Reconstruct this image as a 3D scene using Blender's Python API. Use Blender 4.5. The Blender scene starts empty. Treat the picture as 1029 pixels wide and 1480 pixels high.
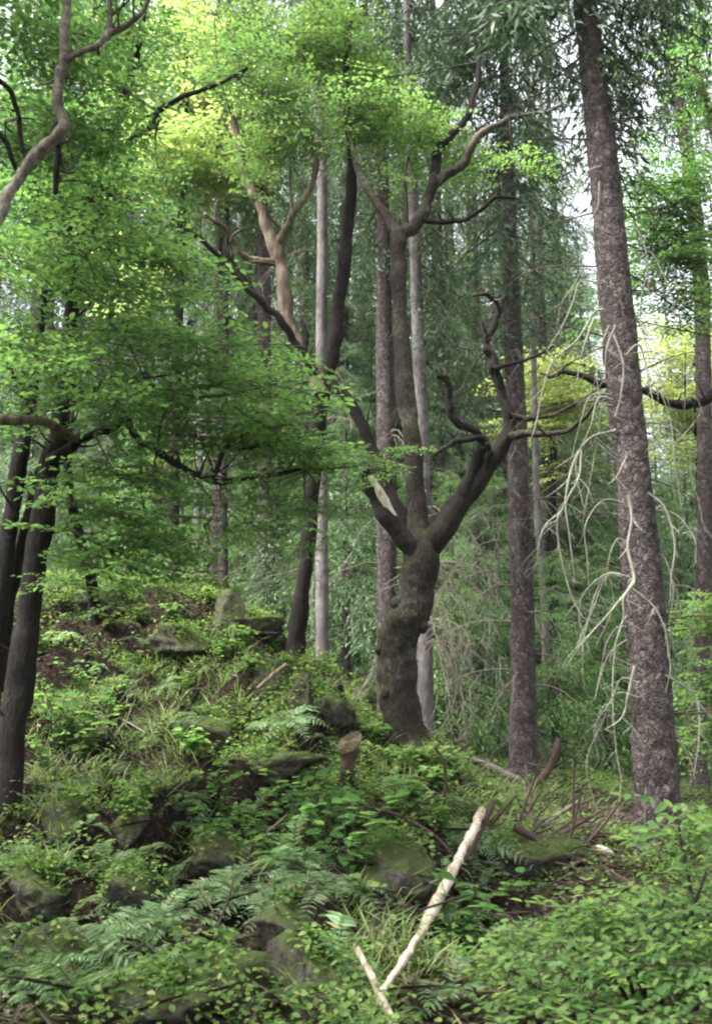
import bpy, math
import numpy as np

# ------------------------------------------------------------------ camera, sky, sun, exposure
SC = bpy.context.scene
COL = SC.collection
W, H = 1029.0, 1480.0
FPX = 1562.0
PITCH = math.radians(12.0)
EYE = np.array([0.0, 0.0, 1.6])
CP, SP = math.cos(PITCH), math.sin(PITCH)
FWD = np.array([0, CP, SP]); UPV = np.array([0, -SP, CP]); RGT = np.array([1.0, 0, 0])

cam_data = bpy.data.cameras.new('camera')
cam = bpy.data.objects.new('camera', cam_data); COL.objects.link(cam)
cam.location = EYE
cam.rotation_euler = (math.radians(90) + PITCH, 0, 0)
cam_data.sensor_fit = 'VERTICAL'
cam_data.sensor_height = 36.0
cam_data.lens = 36.0 * FPX / H
cam_data.clip_end = 2000
cam_data.dof.use_dof = True
cam_data.dof.focus_distance = 11.0
cam_data.dof.aperture_fstop = 3.6
SC.camera = cam

SUN_EL, SUN_AZ = math.radians(60), math.radians(-112)     # azimuth from +Y, negative = left
world = bpy.data.worlds.new('World'); SC.world = world
world.use_nodes = True
wn = world.node_tree; wn.nodes.clear()
sky = wn.nodes.new('ShaderNodeTexSky'); sky.sky_type = 'NISHITA'
sky.sun_disc = False
sky.sun_elevation = SUN_EL; sky.sun_rotation = SUN_AZ
sky.air_density = 1.0; sky.dust_density = 6.0; sky.ozone_density = 1.0
hsv = wn.nodes.new('ShaderNodeHueSaturation'); hsv.inputs['Saturation'].default_value = 0.25
bg = wn.nodes.new('ShaderNodeBackground'); bg.inputs['Strength'].default_value = 0.15
wo = wn.nodes.new('ShaderNodeOutputWorld')
wn.links.new(sky.outputs[0], hsv.inputs['Color']); wn.links.new(hsv.outputs[0], bg.inputs['Color'])
wn.links.new(bg.outputs[0], wo.inputs['Surface'])

sun_data = bpy.data.lights.new('sun', 'SUN'); sun_data.energy = 2.4; sun_data.angle = math.radians(12)
sun_data.color = (1.0, 0.95, 0.86)
sun = bpy.data.objects.new('sun', sun_data); COL.objects.link(sun)
sun.rotation_euler = (math.radians(90) - SUN_EL, 0, math.pi - SUN_AZ)
sun.location = (-20, 30, 40)

SC.view_settings.view_transform = 'Standard'
SC.view_settings.look = 'None'
SC.view_settings.gamma = 1.0
SC.view_settings.exposure = 2.4
SC.render.engine = 'CYCLES'
SC.cycles.max_bounces = 8
SC.cycles.sample_clamp_indirect = 6.0
SC.cycles.diffuse_bounces = 6
SC.cycles.transmission_bounces = 5
SC.cycles.filter_width = 2.2

RNG = np.random.default_rng(11)

# ------------------------------------------------------------------ picture -> place
def ray(px, py):
    u = (px - W / 2) / FPX; v = (H / 2 - py) / FPX
    return RGT * u + FWD + UPV * v

def P(px, py, d):
    """point at horizontal distance d (world Y) that stands at this spot of the photograph"""
    r = ray(px, py)
    return EYE + r * (d / r[1])

def RAD(px, py, d, rpx):
    r = ray(px, py)
    return rpx * (d / r[1]) / FPX

# ------------------------------------------------------------------ noise and terrain
def _hash(ix, iy, iz, s):
    n = (ix * 374761393 + iy * 668265263 + iz * 2147483647 + s * 1274126177) & 0xFFFFFFFF
    n = ((n ^ (n >> 13)) * 1274126177) & 0xFFFFFFFF
    n = n ^ (n >> 16)
    return (n & 0xFFFF) / 65535.0

def noise3(p, s=0):
    p = np.asarray(p, float)
    i = np.floor(p).astype(np.int64); f = p - i
    f = f * f * (3 - 2 * f)
    out = 0
    for dx in (0, 1):
        for dy in (0, 1):
            for dz in (0, 1):
                w = (f[..., 0] if dx else 1 - f[..., 0]) * (f[..., 1] if dy else 1 - f[..., 1]) * (f[..., 2] if dz else 1 - f[..., 2])
                out = out + w * _hash(i[..., 0] + dx, i[..., 1] + dy, i[..., 2] + dz, s)
    return out * 2 - 1

def noise2(x, y, s=0):
    return noise3(np.stack([x, y, np.zeros_like(x)], -1), s)

CTRL = [(-200, 1480, 5.0), (0, 1480, 5.2), (250, 1480, 5.4), (500, 1480, 5.6), (760, 1500, 5.4), (1029, 1500, 5.2), (1250, 1490, 5.0),
        (-150, 1330, 6.6), (0, 1330, 6.8), (250, 1330, 7.0), (500, 1320, 7.2), (750, 1320, 7.6), (1000, 1330, 7.6), (1200, 1330, 7.5),
        (15, 1210, 8.3), (-200, 1180, 8.5), (120, 1160, 9.0), (280, 1160, 9.2), (420, 1160, 9.4), (560, 1160, 10.0), (690, 1190, 10.0),
        (945, 1240, 10.0), (830, 1220, 10.6), (1100, 1230, 10.5),
        (60, 1000, 11.2), (250, 1010, 11.4), (400, 1030, 11.3), (500, 1075, 11.4), (590, 1085, 12.0), (690, 1120, 12.6),
        (757, 1130, 14.0), (870, 1150, 14.0), (980, 1170, 14.0),
        (-150, 880, 14.0), (80, 860, 14.2), (240, 862, 14.6), (330, 880, 14.2), (428, 950, 13.2), (465, 985, 14.5), (540, 1050, 14.5),
        (100, 850, 20), (300, 860, 20), (430, 930, 20), (600, 1060, 20), (800, 1110, 20), (1000, 1120, 20),
        (100, 850, 35), (300, 865, 35), (500, 960, 35), (700, 1040, 35), (1000, 1070, 35)]
_cp = np.array([P(*c) for c in CTRL])
_extra = np.array([[-3, 0, 0.1], [0, 0, 0], [3, 0, 0], [0, 3, 0.05], [-9, 4, 0.8], [8, 4, 0.2], [-16, 14, 3.5], [14, 14, 0.8],
                   [-8, -10, 0.0], [8, -10, -0.2], [-40, 60, 9.0], [0, 70, 7.0], [40, 60, 5.0], [-40, 20, 5.0], [40, 20, 0.5],
                   [-60, -20, 1.0], [60, -20, 0.0]], float)
_cp = np.vstack([_cp, _extra])
def _tps_k(r2):
    return 0.5 * r2 * np.log(r2 + 1e-9)
_n = len(_cp)
_A = np.zeros((_n + 3, _n + 3))
_d2 = ((_cp[:, None, :2] - _cp[None, :, :2]) ** 2).sum(-1)
_A[:_n, :_n] = _tps_k(_d2) + np.eye(_n) * 0.02
_A[:_n, _n] = 1; _A[:_n, _n + 1:] = _cp[:, :2]; _A[_n, :_n] = 1; _A[_n + 1:, :_n] = _cp[:, :2].T
_w = np.linalg.solve(_A, np.concatenate([_cp[:, 2], np.zeros(3)]))

DENTS = []   # hollows between the rocks: x, y, radius, depth

def hgt(x, y):
    x = np.asarray(x, float); y = np.asarray(y, float)
    sh = x.shape
    xr = np.clip(x.ravel(), -70, 70); yr = np.clip(y.ravel(), -25, 80)
    z = np.full(xr.shape, _w[_n]) + _w[_n + 1] * xr + _w[_n + 2] * yr
    for i in range(_n):
        z += _w[i] * _tps_k((xr - _cp[i, 0]) ** 2 + (yr - _cp[i, 1]) ** 2)
    far = np.maximum(0, y.ravel() - 80)
    z += 0.12 * far
    slope = np.clip((2.2 - xr) / 1.5, 0, 1) * np.clip((yr - 5.5) / 1.5, 0, 1) * np.clip((16 - yr) / 2, 0, 1)
    nz = noise2(xr * 0.9, yr * 0.9, 3)
    q = z / 0.75 + nz * 0.9
    fl = np.floor(q); f = np.clip((q - fl - 0.62) / 0.3, 0, 1); f = f * f * (3 - 2 * f)
    terr = 0.75 * (fl + f - nz * 0.9)
    z = z + slope * 0.72 * (terr + 0.16 - z)
    near = np.clip((40 - yr) / 20, 0.2, 1) * np.clip((yr - 0.5) / 3, 0.1, 1)
    z += near * (0.10 * noise2(xr * 1.3, yr * 1.3, 5) + 0.05 * noise2(xr * 3.1, yr * 3.1, 6) + slope * 0.09 * noise2(xr * 5, yr * 5, 7))
    for (dx, dy, r, dp) in DENTS:
        z -= dp * np.exp(-((xr - dx) ** 2 + (yr - dy) ** 2) / (r * r))
    return z.reshape(sh)

def G(px, py, lift=0.0):
    """where the line of sight through this spot meets the ground"""
    r = ray(px, py); r = r / r[1]
    t = np.concatenate([np.arange(3.5, 25, 0.02), np.arange(25, 70, 0.2)])
    pts = EYE + t[:, None] * r
    below = pts[:, 2] < hgt(pts[:, 0], pts[:, 1])
    k = int(np.argmax(below)) if below.any() else 600
    p = pts[k].copy(); p[2] += lift
    return p

for (a, b, r, dp) in [(268, 985, 0.32, 0.65), (330, 1085, 0.3, 0.35), (385, 1145, 0.35, 0.3), (520, 1000, 0.35, 0.5), (750, 1240, 0.35, 0.3), (150, 1110, .3, .45), (200, 1370, .3, .4), (90, 1330, .3, .4), (380, 1400, .3, .4), (480, 1240, .3, .4), (250, 1270, .28, .4), (300, 1050, .25, .4), (420, 1150, .3, .4), (110, 940, .3, .4), (620, 1260, .3, .45), (20, 1380, .35, .4), (320, 1330, .25, .4), (690, 1330, .3, .4)]:
    g = G(a, b); DENTS.append((g[0], g[1], r, dp * 1.35))

# ------------------------------------------------------------------ mesh building
class MB:
    def __init__(self):
        self.v = []; self.f = []; self.n = 0; self.m = []
    def add(self, V, F, mat=0):
        V = np.asarray(V, np.float32); F = np.asarray(F, np.int64)
        if len(V) == 0: return
        self.v.append(V); self.f.append(F + self.n); self.n += len(V)
        self.m.append(np.full(len(F), mat, np.int32))
    def build(self, name, mats, parent=None, origin=(0, 0, 0), smooth=True):
        me = bpy.data.meshes.new(name)
        origin = np.asarray(origin, np.float32)
        V = np.concatenate(self.v) - origin
        me.vertices.add(len(V)); me.vertices.foreach_set('co', V.ravel())
        sizes = np.concatenate([np.full(len(f), f.shape[1], np.int32) for f in self.f])
        loops = np.concatenate([f.ravel() for f in self.f]).astype(np.int32)
        starts = np.concatenate([[0], np.cumsum(sizes)[:-1]]).astype(np.int32)
        me.loops.add(len(loops)); me.loops.foreach_set('vertex_index', loops)
        me.polygons.add(len(sizes)); me.polygons.foreach_set('loop_start', starts); me.polygons.foreach_set('loop_total', sizes)
        if not isinstance(mats, (list, tuple)): mats = [mats]
        for m in mats: me.materials.append(m)
        if len(mats) > 1: me.polygons.foreach_set('material_index', np.concatenate(self.m))
        me.polygons.foreach_set('use_smooth', np.full(len(sizes), smooth))
        me.update(calc_edges=True)
        o = bpy.data.objects.new(name, me); COL.objects.link(o)
        if parent is not None: o.parent = parent
        else: o.location = origin
        return o

def tag(o, label, cat, group=None, kind=None):
    o['label'] = label; o['category'] = cat
    if group: o['group'] = group
    if kind: o['kind'] = kind
    return o

def thing(name, label, cat, loc, group=None):
    o = bpy.data.objects.new(name, None); COL.objects.link(o)
    o.location = loc; o.empty_display_size = 0.3
    return tag(o, label, cat, group)

def copy_tree(root, loc, rz=0.0, scale=1.0, label=None, group=None):
    r = root.copy(); COL.objects.link(r)
    r.location = loc; r.rotation_euler = (0, 0, rz); r.scale = (scale, scale, scale)
    if label: r['label'] = label
    if group: r['group'] = group
    for ch in root.children:
        c = ch.copy(); COL.objects.link(c); c.parent = r
    return r

def catmull(pts, per):
    pts = np.asarray(pts, float)
    if len(pts) < 3:
        t = np.linspace(0, 1, per + 1)[:, None]
        return pts[0] * (1 - t) + pts[-1] * t
    ext = np.vstack([2 * pts[0] - pts[1], pts, 2 * pts[-1] - pts[-2]])
    out = []
    for i in range(1, len(ext) - 2):
        p0, p1, p2, p3 = ext[i - 1], ext[i], ext[i + 1], ext[i + 2]
        t = np.linspace(0, 1, per, endpoint=False)[:, None]
        out.append(0.5 * (2 * p1 + (p2 - p0) * t + (2 * p0 - 5 * p1 + 4 * p2 - p3) * t ** 2 + (3 * p1 - p0 - 3 * p2 + p3) * t ** 3))
    out.append(ext[-2][None])
    return np.vstack(out)

def tube(mb, pts, rad, sides=8, per=4, lump=0.0, lf=3.0, seed=0, flare=None, mat=0, cap=True, jag=0.0):
    pr = np.hstack([np.asarray(pts, float), np.asarray(rad, float)[:, None]])
    c = catmull(pr, per)
    p, r = c[:, :3], np.maximum(c[:, 3], 0.0008)
    n = len(p)
    t = np.gradient(p, axis=0); t /= np.linalg.norm(t, axis=1)[:, None] + 1e-9
    ref = np.array([0.3, 1.0, 0.1]) if abs(t[0] @ np.array([0.3, 1, 0.1])) < 0.9 else np.array([1.0, 0, 0])
    a = np.cross(t[0], ref); a /= np.linalg.norm(a)
    A = np.zeros((n, 3)); A[0] = a
    for i in range(1, n):
        a = a - t[i] * (a @ t[i]); a /= np.linalg.norm(a) + 1e-9; A[i] = a
    B = np.cross(t, A)
    th = np.linspace(0, 2 * math.pi, sides, endpoint=False)
    dirs = A[:, None, :] * np.cos(th)[None, :, None] + B[:, None, :] * np.sin(th)[None, :, None]
    rr = np.repeat(r[:, None], sides, 1)
    if lump:
        base = p[:, None, :] + dirs * r[:, None, None]
        rr = rr * (1 + lump * (noise3(base * lf, seed) + 0.5 * noise3(base * lf * 2.3, seed + 1)))
    if flare is not None:
        h, amt, lobes = flare
        zz = p[:, 2] - p[0, 2]
        k = np.exp(-np.maximum(zz, 0) / h)[:, None]
        rr = rr * (1 + amt * k * (0.6 + 0.5 * np.cos(th * lobes + seed)[None, :]))
    V = p[:, None, :] + dirs * rr[:, :, None]
    if jag:
        V[-1] += t[-1] * (np.random.default_rng(seed).random(sides)[:, None] * jag)
    V = V.reshape(-1, 3)
    i = np.arange(n - 1)[:, None] * sides; j = np.arange(sides)[None, :]; j2 = (j + 1) % sides
    F = np.stack([i + j, i + j2, i + sides + j2, i + sides + j], -1).reshape(-1, 4)
    mb.add(V, F, mat)
    if cap:
        k0 = (n - 1) * sides
        Vc = np.vstack([V[k0:k0 + sides], p[-1] + t[-1] * r[-1] * 0.5])
        Fc = np.array([[q, (q + 1) % sides, sides] for q in range(sides)])
        mb.add(Vc, Fc, mat)

def pxline(pl, d0, d1=None):
    """[(px,py,rpx)...] at distance d0 -> d1"""
    d1 = d0 if d1 is None else d1
    n = len(pl)
    ds = [d0 + (d1 - d0) * i / max(1, n - 1) for i in range(n)]
    return [P(a[0], a[1], d) for a, d in zip(pl, ds)], [RAD(a[0], a[1], d, a[2]) for a, d in zip(pl, ds)]

# ------------------------------------------------------------------ materials
def mat_new(name):
    m = bpy.data.materials.new(name); m.use_nodes = True
    nt = m.node_tree; nt.nodes.clear()
    out = nt.nodes.new('ShaderNodeOutputMaterial')
    return m, nt, out

def N(nt, typ, **kw):
    n = nt.nodes.new(typ)
    for k, v in kw.items():
        if k in ('operation', 'blend_type', 'data_type', 'feature', 'distance', 'attribute_name', 'noise_dimensions'):
            setattr(n, k, v)
        else:
            n.inputs[k].default_value = v
    return n

def ramp(nt, stops, src):
    r = nt.nodes.new('ShaderNodeValToRGB')
    el = r.color_ramp.elements
    while len(el) < len(stops): el.new(0.5)
    for e, (p, c) in zip(el, stops):
        e.position = p; e.color = (*c, 1)
    nt.links.new(src, r.inputs['Fac'])
    return r.outputs['Color']

def mixc(nt, fac, a, b, blend='MIX'):
    m = nt.nodes.new('ShaderNodeMix'); m.data_type = 'RGBA'; m.blend_type = blend
    for s, v in ((m.inputs[0], fac), (m.inputs[6], a), (m.inputs[7], b)):
        if hasattr(v, 'node'): nt.links.new(v, s)
        elif isinstance(v, (int, float)): s.default_value = v
        else: s.default_value = (*v, 1)
    return m.outputs[2]

def mth(nt, op, a, b=None, c=None):
    m = nt.nodes.new('ShaderNodeMath'); m.operation = op
    for s, v in zip(m.inputs, (a, b, c)):
        if v is None: continue
        if hasattr(v, 'node'): nt.links.new(v, s)
        else: s.default_value = v
    return m.outputs[0]

def coords(nt, scale=(1, 1, 1), src='Object'):
    t = nt.nodes.new('ShaderNodeTexCoord'); mp = nt.nodes.new('ShaderNodeMapping')
    mp.inputs['Scale'].default_value = scale
    nt.links.new(t.outputs[src], mp.inputs['Vector'])
    return mp.outputs[0]

def noise_n(nt, vec, scale, detail=4, rough=0.6):
    n = N(nt, 'ShaderNodeTexNoise', Scale=scale, Detail=detail, Roughness=rough)
    nt.links.new(vec, n.inputs['Vector'])
    return n.outputs['Fac']

def leaf_mat(name, cols, trans, gloss=0.25, tfac=0.5, obj_var=0.15):
    """cols: ramp over one leaf's own random number"""
    m, nt, out = mat_new(name)
    geo = nt.nodes.new('ShaderNodeNewGeometry'); oi = nt.nodes.new('ShaderNodeObjectInfo')
    col = ramp(nt, cols, geo.outputs['Random Per Island'])
    h = nt.nodes.new('ShaderNodeHueSaturation')
    nt.links.new(col, h.inputs['Color'])
    nt.links.new(mth(nt, 'MULTIPLY_ADD', oi.outputs['Random'], obj_var * 2, 1 - obj_var), h.inputs['Value'])
    nt.links.new(mth(nt, 'MULTIPLY_ADD', oi.outputs['Random'], 0.02, 0.49), h.inputs['Hue'])
    pr = N(nt, 'ShaderNodeBsdfPrincipled', Roughness=0.5)
    pr.inputs['Specular IOR Level'].default_value = gloss
    nt.links.new(h.outputs[0], pr.inputs['Base Color'])
    tr = nt.nodes.new('ShaderNodeBsdfTranslucent')
    nt.links.new(mixc(nt, 1.0, h.outputs[0], trans, 'MULTIPLY'), tr.inputs['Color'])
    mx = nt.nodes.new('ShaderNodeMixShader'); mx.inputs[0].default_value = tfac
    nt.links.new(pr.outputs[0], mx.inputs[1]); nt.links.new(tr.outputs[0], mx.inputs[2])
    nt.links.new(mx.outputs[0], out.inputs['Surface'])
    return m

def bark_mat(name, stops, scale=(6, 6, 1.6), nscale=4.0, bump=0.5, moss=0.0, moss_col=(0.06, 0.09, 0.02), flakes=False, moss_up=0.0, rough=0.9, bdist=0.03):
    m, nt, out = mat_new(name)
    v = coords(nt, scale)
    n1 = noise_n(nt, v, nscale, 6, 0.65)
    v2 = coords(nt, (1, 1, 1))
    n2 = noise_n(nt, v2, 2.2, 3)
    col = ramp(nt, stops, mth(nt, 'MULTIPLY_ADD', n2, 0.5, mth(nt, 'MULTIPLY', n1, 0.5)))
    hgt_src = n1
    if flakes:
        vo = N(nt, 'ShaderNodeTexVoronoi', Scale=1.0); vo.feature = 'DISTANCE_TO_EDGE'
        vf = nt.nodes.new('ShaderNodeMapping'); vf.inputs['Scale'].default_value = (24, 24, 13)
        tc = nt.nodes.new('ShaderNodeTexCoord')
        wob = nt.nodes.new('ShaderNodeVectorMath'); wob.operation = 'ADD'
        nz = N(nt, 'ShaderNodeTexNoise', Scale=14.0, Detail=3.0)
        nt.links.new(tc.outputs['Object'], nz.inputs['Vector'])
        sc = nt.nodes.new('ShaderNodeVectorMath'); sc.operation = 'SCALE'; sc.inputs['Scale'].default_value = 0.11
        nt.links.new(nz.outputs['Color'], sc.inputs[0])
        nt.links.new(tc.outputs['Object'], wob.inputs[0]); nt.links.new(sc.outputs[0], wob.inputs[1])
        nt.links.new(wob.outputs[0], vf.inputs['Vector']); nt.links.new(vf.outputs[0], vo.inputs['Vector'])
        e = mth(nt, 'SMOOTHSTEP', vo.outputs['Distance'], 0.0, 0.25) if False else mth(nt, 'MINIMUM', mth(nt, 'MULTIPLY', vo.outputs['Distance'], 5.5), 1.0)
        vc = N(nt, 'ShaderNodeTexVoronoi', Scale=1.0); nt.links.new(vf.outputs[0], vc.inputs['Vector'])
        sep = nt.nodes.new('ShaderNodeSeparateColor'); nt.links.new(vc.outputs['Color'], sep.inputs[0])
        col = mixc(nt, mth(nt, 'MULTIPLY', mth(nt, 'POWER', sep.outputs[0], 1.6), 0.42), mixc(nt, mth(nt, 'MULTIPLY', sep.outputs[1], .5), col, (0.02, 0.015, 0.014)), mixc(nt, 0.6, col, (0.28, 0.24, 0.23)))
        col = mixc(nt, mth(nt, 'MULTIPLY', mth(nt, 'SUBTRACT', 1.0, e), 0.45), col, (0.03, 0.024, 0.022))
        hgt_src = mth(nt, 'MULTIPLY_ADD', e, 0.7, mth(nt, 'MULTIPLY', n1, 0.5))
    if moss:
        n3 = noise_n(nt, coords(nt, (1.3, 1.3, 0.9)), 2.6, 5, 0.7)
        f = n3
        if moss_up:
            geo = nt.nodes.new('ShaderNodeNewGeometry'); sx = nt.nodes.new('ShaderNodeSeparateXYZ')
            nt.links.new(geo.outputs['Normal'], sx.inputs[0])
            f = mth(nt, 'MULTIPLY_ADD', sx.outputs[2], moss_up, n3)
        mr = N(nt, 'ShaderNodeMapRange'); mr.inputs['From Min'].default_value = 0.72 - moss * 0.4; mr.inputs['From Max'].default_value = 0.9 - moss * 0.4
        nt.links.new(f, mr.inputs['Value'])
        n4 = noise_n(nt, coords(nt, (1, 1, 1)), 30, 3)
        mc = mixc(nt, n4, tuple(c * 0.5 for c in moss_col), tuple(min(1, c * 1.6) for c in moss_col))
        col = mixc(nt, mr.outputs[0], col, mc)
    pr = N(nt, 'ShaderNodeBsdfPrincipled', Roughness=rough)
    pr.inputs['Specular IOR Level'].default_value = 0.2
    nt.links.new(col, pr.inputs['Base Color'])
    b = N(nt, 'ShaderNodeBump', Strength=bump, Distance=bdist)
    nt.links.new(hgt_src, b.inputs['Height']); nt.links.new(b.outputs[0], pr.inputs['Normal'])
    nt.links.new(pr.outputs[0], out.inputs['Surface'])
    return m

def ground_mat():
    m, nt, out = mat_new('forest_floor')
    v = coords(nt, (1, 1, 1))
    n1 = noise_n(nt, v, 26, 6, 0.7); n2 = noise_n(nt, v, 1.4, 5, 0.65); n3 = noise_n(nt, v, 90, 3)
    lit = ramp(nt, [(0.36, (0.005, 0.004, 0.003)), (0.5, (0.014, 0.0095, 0.007)), (0.6, (0.036, 0.024, 0.017)), (0.72, (0.085, 0.062, 0.045))], n1)
    mossc = mixc(nt, n3, (0.012, 0.02, 0.005), (0.055, 0.075, 0.018))
    geo = nt.nodes.new('ShaderNodeNewGeometry'); sx = nt.nodes.new('ShaderNodeSeparateXYZ')
    nt.links.new(geo.outputs['Normal'], sx.inputs[0])
    mr = N(nt, 'ShaderNodeMapRange'); mr.inputs['From Min'].default_value = 0.95; mr.inputs['From Max'].default_value = 1.2
    nt.links.new(mth(nt, 'MULTIPLY_ADD', sx.outputs[2], 0.6, n2), mr.inputs['Value'])
    col = mixc(nt, mr.outputs[0], lit, mossc)
    pr = N(nt, 'ShaderNodeBsdfPrincipled', Roughness=0.95); pr.inputs['Specular IOR Level'].default_value = 0.1
    nt.links.new(col, pr.inputs['Base Color'])
    b = N(nt, 'ShaderNodeBump', Strength=0.9, Distance=0.05)
    nt.links.new(n1, b.inputs['Height']); nt.links.new(b.outputs[0], pr.inputs['Normal'])
    nt.links.new(pr.outputs[0], out.inputs['Surface'])
    return m

M = {}
M['ground'] = ground_mat()
M['beech_bark'] = bark_mat('beech_bark', [(0.36, (0.009, 0.006, 0.005)), (0.47, (0.022, 0.017, 0.013)), (0.55, (0.043, 0.036, 0.027)), (0.65, (0.115, 0.104, 0.079))],
                           scale=(11, 11, 5), nscale=3.5, bump=1.0, moss=0.40, moss_col=(0.036, 0.042, 0.014), moss_up=0.2, bdist=0.05)
M['dark_bark'] = bark_mat('dark_bark', [(0.36, (0.005, 0.004, 0.004)), (0.5, (0.012, 0.009, 0.008)), (0.66, (0.037, 0.031, 0.027))], scale=(12, 12, 3.5), bump=1.0,
                          moss=0.25, moss_col=(0.035, 0.042, 0.016), bdist=0.04)
M['limb_bark'] = bark_mat('limb_bark', [(0.36, (0.021, 0.015, 0.012)), (0.47, (0.055, 0.044, 0.034)), (0.55, (0.110, 0.094, 0.075)), (0.66, (0.207, 0.195, 0.165))], scale=(7, 7, 5), nscale=4, bump=0.7)
M['dead_wood'] = bark_mat('dead_wood', [(0.36, (0.043, 0.031, 0.023)), (0.47, (0.102, 0.076, 0.056)), (0.57, (0.187, 0.153, 0.115)), (0.7, (0.281, 0.238, 0.187))], scale=(7, 7, 1.0), nscale=3, bump=0.5)
M['spruce_bark'] = bark_mat('spruce_bark', [(0.34, (0.016, 0.011, 0.010)), (0.46, (0.040, 0.029, 0.028)), (0.57, (0.069, 0.054, 0.053)), (0.68, (0.114, 0.096, 0.093))],
                            scale=(9, 9, 5), nscale=3.2, bump=0.9, flakes=True, bdist=0.04)
M['pale_bark'] = bark_mat('pale_bark', [(0.36, (0.043, 0.036, 0.036)), (0.48, (0.099, 0.087, 0.087)), (0.58, (0.155, 0.143, 0.143)), (0.7, (0.211, 0.198, 0.192))],
                          scale=(8, 8, 3), nscale=3, bump=0.7, flakes=False)
M['lichen_wood'] = bark_mat('lichen_wood', [(0.36, (0.07, 0.062, 0.05)), (0.5, (0.16, 0.16, 0.13)), (0.64, (0.28, 0.29, 0.24))], scale=(12, 12, 12), bump=0.4)
M['grey_twig'] = bark_mat('grey_twig', [(0.3, (0.054, 0.045, 0.036)), (0.5, (0.114, 0.099, 0.084)), (0.7, (0.198, 0.180, 0.156))], scale=(8, 8, 8), bump=0.3)
M['twig'] = bark_mat('twig', [(0.3, (0.02, 0.016, 0.012)), (0.7, (0.06, 0.048, 0.036))], bump=0.2)
M['white_wood'] = bark_mat('white_wood', [(0.36, (0.102, 0.072, 0.047)), (0.44, (0.272, 0.230, 0.170)), (0.52, (0.425, 0.383, 0.315)), (0.66, (0.510, 0.476, 0.408))], scale=(14, 14, 5), nscale=2.0, bump=0.5)
M['log_wood'] = bark_mat('log_wood', [(0.36, (0.06, 0.042, 0.028)), (0.45, (0.24, 0.19, 0.135)), (0.53, (0.42, 0.37, 0.29)), (0.66, (0.52, 0.48, 0.40))], scale=(18, 18, 6), nscale=2.0, bump=0.7, moss=.22, moss_col=(.06, .055, .025))
M['cut_wood'] = bark_mat('cut_wood', [(0.36, (0.133, 0.104, 0.063)), (0.5, (0.323, 0.266, 0.171)), (0.64, (0.494, 0.418, 0.285))], scale=(10, 10, 10), bump=0.3)
M['brown_stick'] = bark_mat('brown_stick', [(0.3, (0.018, 0.012, 0.009)), (0.5, (0.048, 0.033, 0.026)), (0.7, (0.102, 0.078, 0.060))], scale=(9, 9, 9), bump=0.4)
M['rock'] = bark_mat('rock', [(0.36, (0.016, 0.014, 0.011)), (0.5, (0.048, 0.042, 0.034)), (0.64, (0.120, 0.108, 0.088))], scale=(7, 7, 7), nscale=4, bump=1.0,
                     moss=0.6, moss_col=(0.04, 0.055, 0.014), moss_up=0.25, bdist=0.05)

M['leaf'] = leaf_mat('beech_leaf', [(0.0, (0.052, 0.126, 0.037)), (0.5, (0.080, 0.172, 0.047)), (1.0, (0.132, 0.223, 0.059))], (1.4, 1.35, 1.1), tfac=0.6)
M['leaf_dark'] = leaf_mat('leaf_shade_painted', [(0.0, (0.045, 0.108, 0.039)), (0.5, (0.066, 0.149, 0.045)), (1.0, (0.112, 0.203, 0.057))], (1.25, 1.3, 1.0), tfac=0.48)  # beech leaf copy with shade put into its darker green
M['leaf_bright'] = leaf_mat('spring_leaf', [(0.0, (0.076, 0.162, 0.045)), (0.5, (0.118, 0.214, 0.057)), (1.0, (0.179, 0.266, 0.081))], (1.3, 1.3, 1.0), tfac=0.55)
M['leaf_yellow'] = leaf_mat('leaf_sun_painted', [(0.0, (0.20, 0.29, 0.08)), (0.5, (0.29, 0.37, 0.12)), (1.0, (0.4, 0.45, 0.18))], (1.2, 1.25, 1.0), tfac=0.55)  # beech leaf copy with sunlight put into its bright yellow green
M['needle'] = leaf_mat('spruce_needle', [(0.0, (0.025, 0.051, 0.028)), (0.5, (0.041, 0.078, 0.039)), (1.0, (0.070, 0.117, 0.055))], (1.2, 1.25, 0.9), tfac=0.28)
M['needle_pale'] = leaf_mat('grey_green_needle', [(0.0, (0.064, 0.111, 0.056)), (0.5, (0.098, 0.162, 0.081)), (1.0, (0.153, 0.225, 0.115))], (1.25, 1.3, 0.9), tfac=0.33)
M['needle_young'] = leaf_mat('young_needle', [(0.0, (0.085, 0.17, 0.06)), (0.5, (0.125, 0.24, 0.08)), (1.0, (0.19, 0.32, 0.11))], (1.25, 1.3, 0.9), tfac=0.38)
M['fern'] = leaf_mat('fern_leaf', [(0.0, (0.075, 0.135, 0.055)), (0.6, (0.12, 0.19, 0.09)), (0.93, (0.2, 0.27, 0.16)), (1.0, (0.2, 0.15, 0.08))], (1.3, 1.35, 0.9), gloss=0.12, tfac=0.42, obj_var=0.45)
M['herb'] = leaf_mat('herb_leaf', [(0.0, (0.038, 0.085, 0.020)), (0.5, (0.072, 0.140, 0.032)), (0.85, (0.128, 0.196, 0.051)), (1.0, (0.212, 0.230, 0.093))], (1.4, 1.4, 0.9), gloss=0.15, tfac=0.48)
M['litter'] = leaf_mat('dead_leaf', [(0.0, (0.016, 0.011, 0.008)), (0.6, (0.039, 0.025, 0.017)), (1.0, (0.111, 0.084, 0.058))], (1, 1, 1), tfac=0.1)
M['grass'] = leaf_mat('grass_blade', [(0.0, (0.045, 0.085, 0.02)), (0.7, (0.10, 0.15, 0.04)), (1.0, (0.22, 0.21, 0.11))], (1.4, 1.4, 0.9), tfac=0.4)

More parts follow.
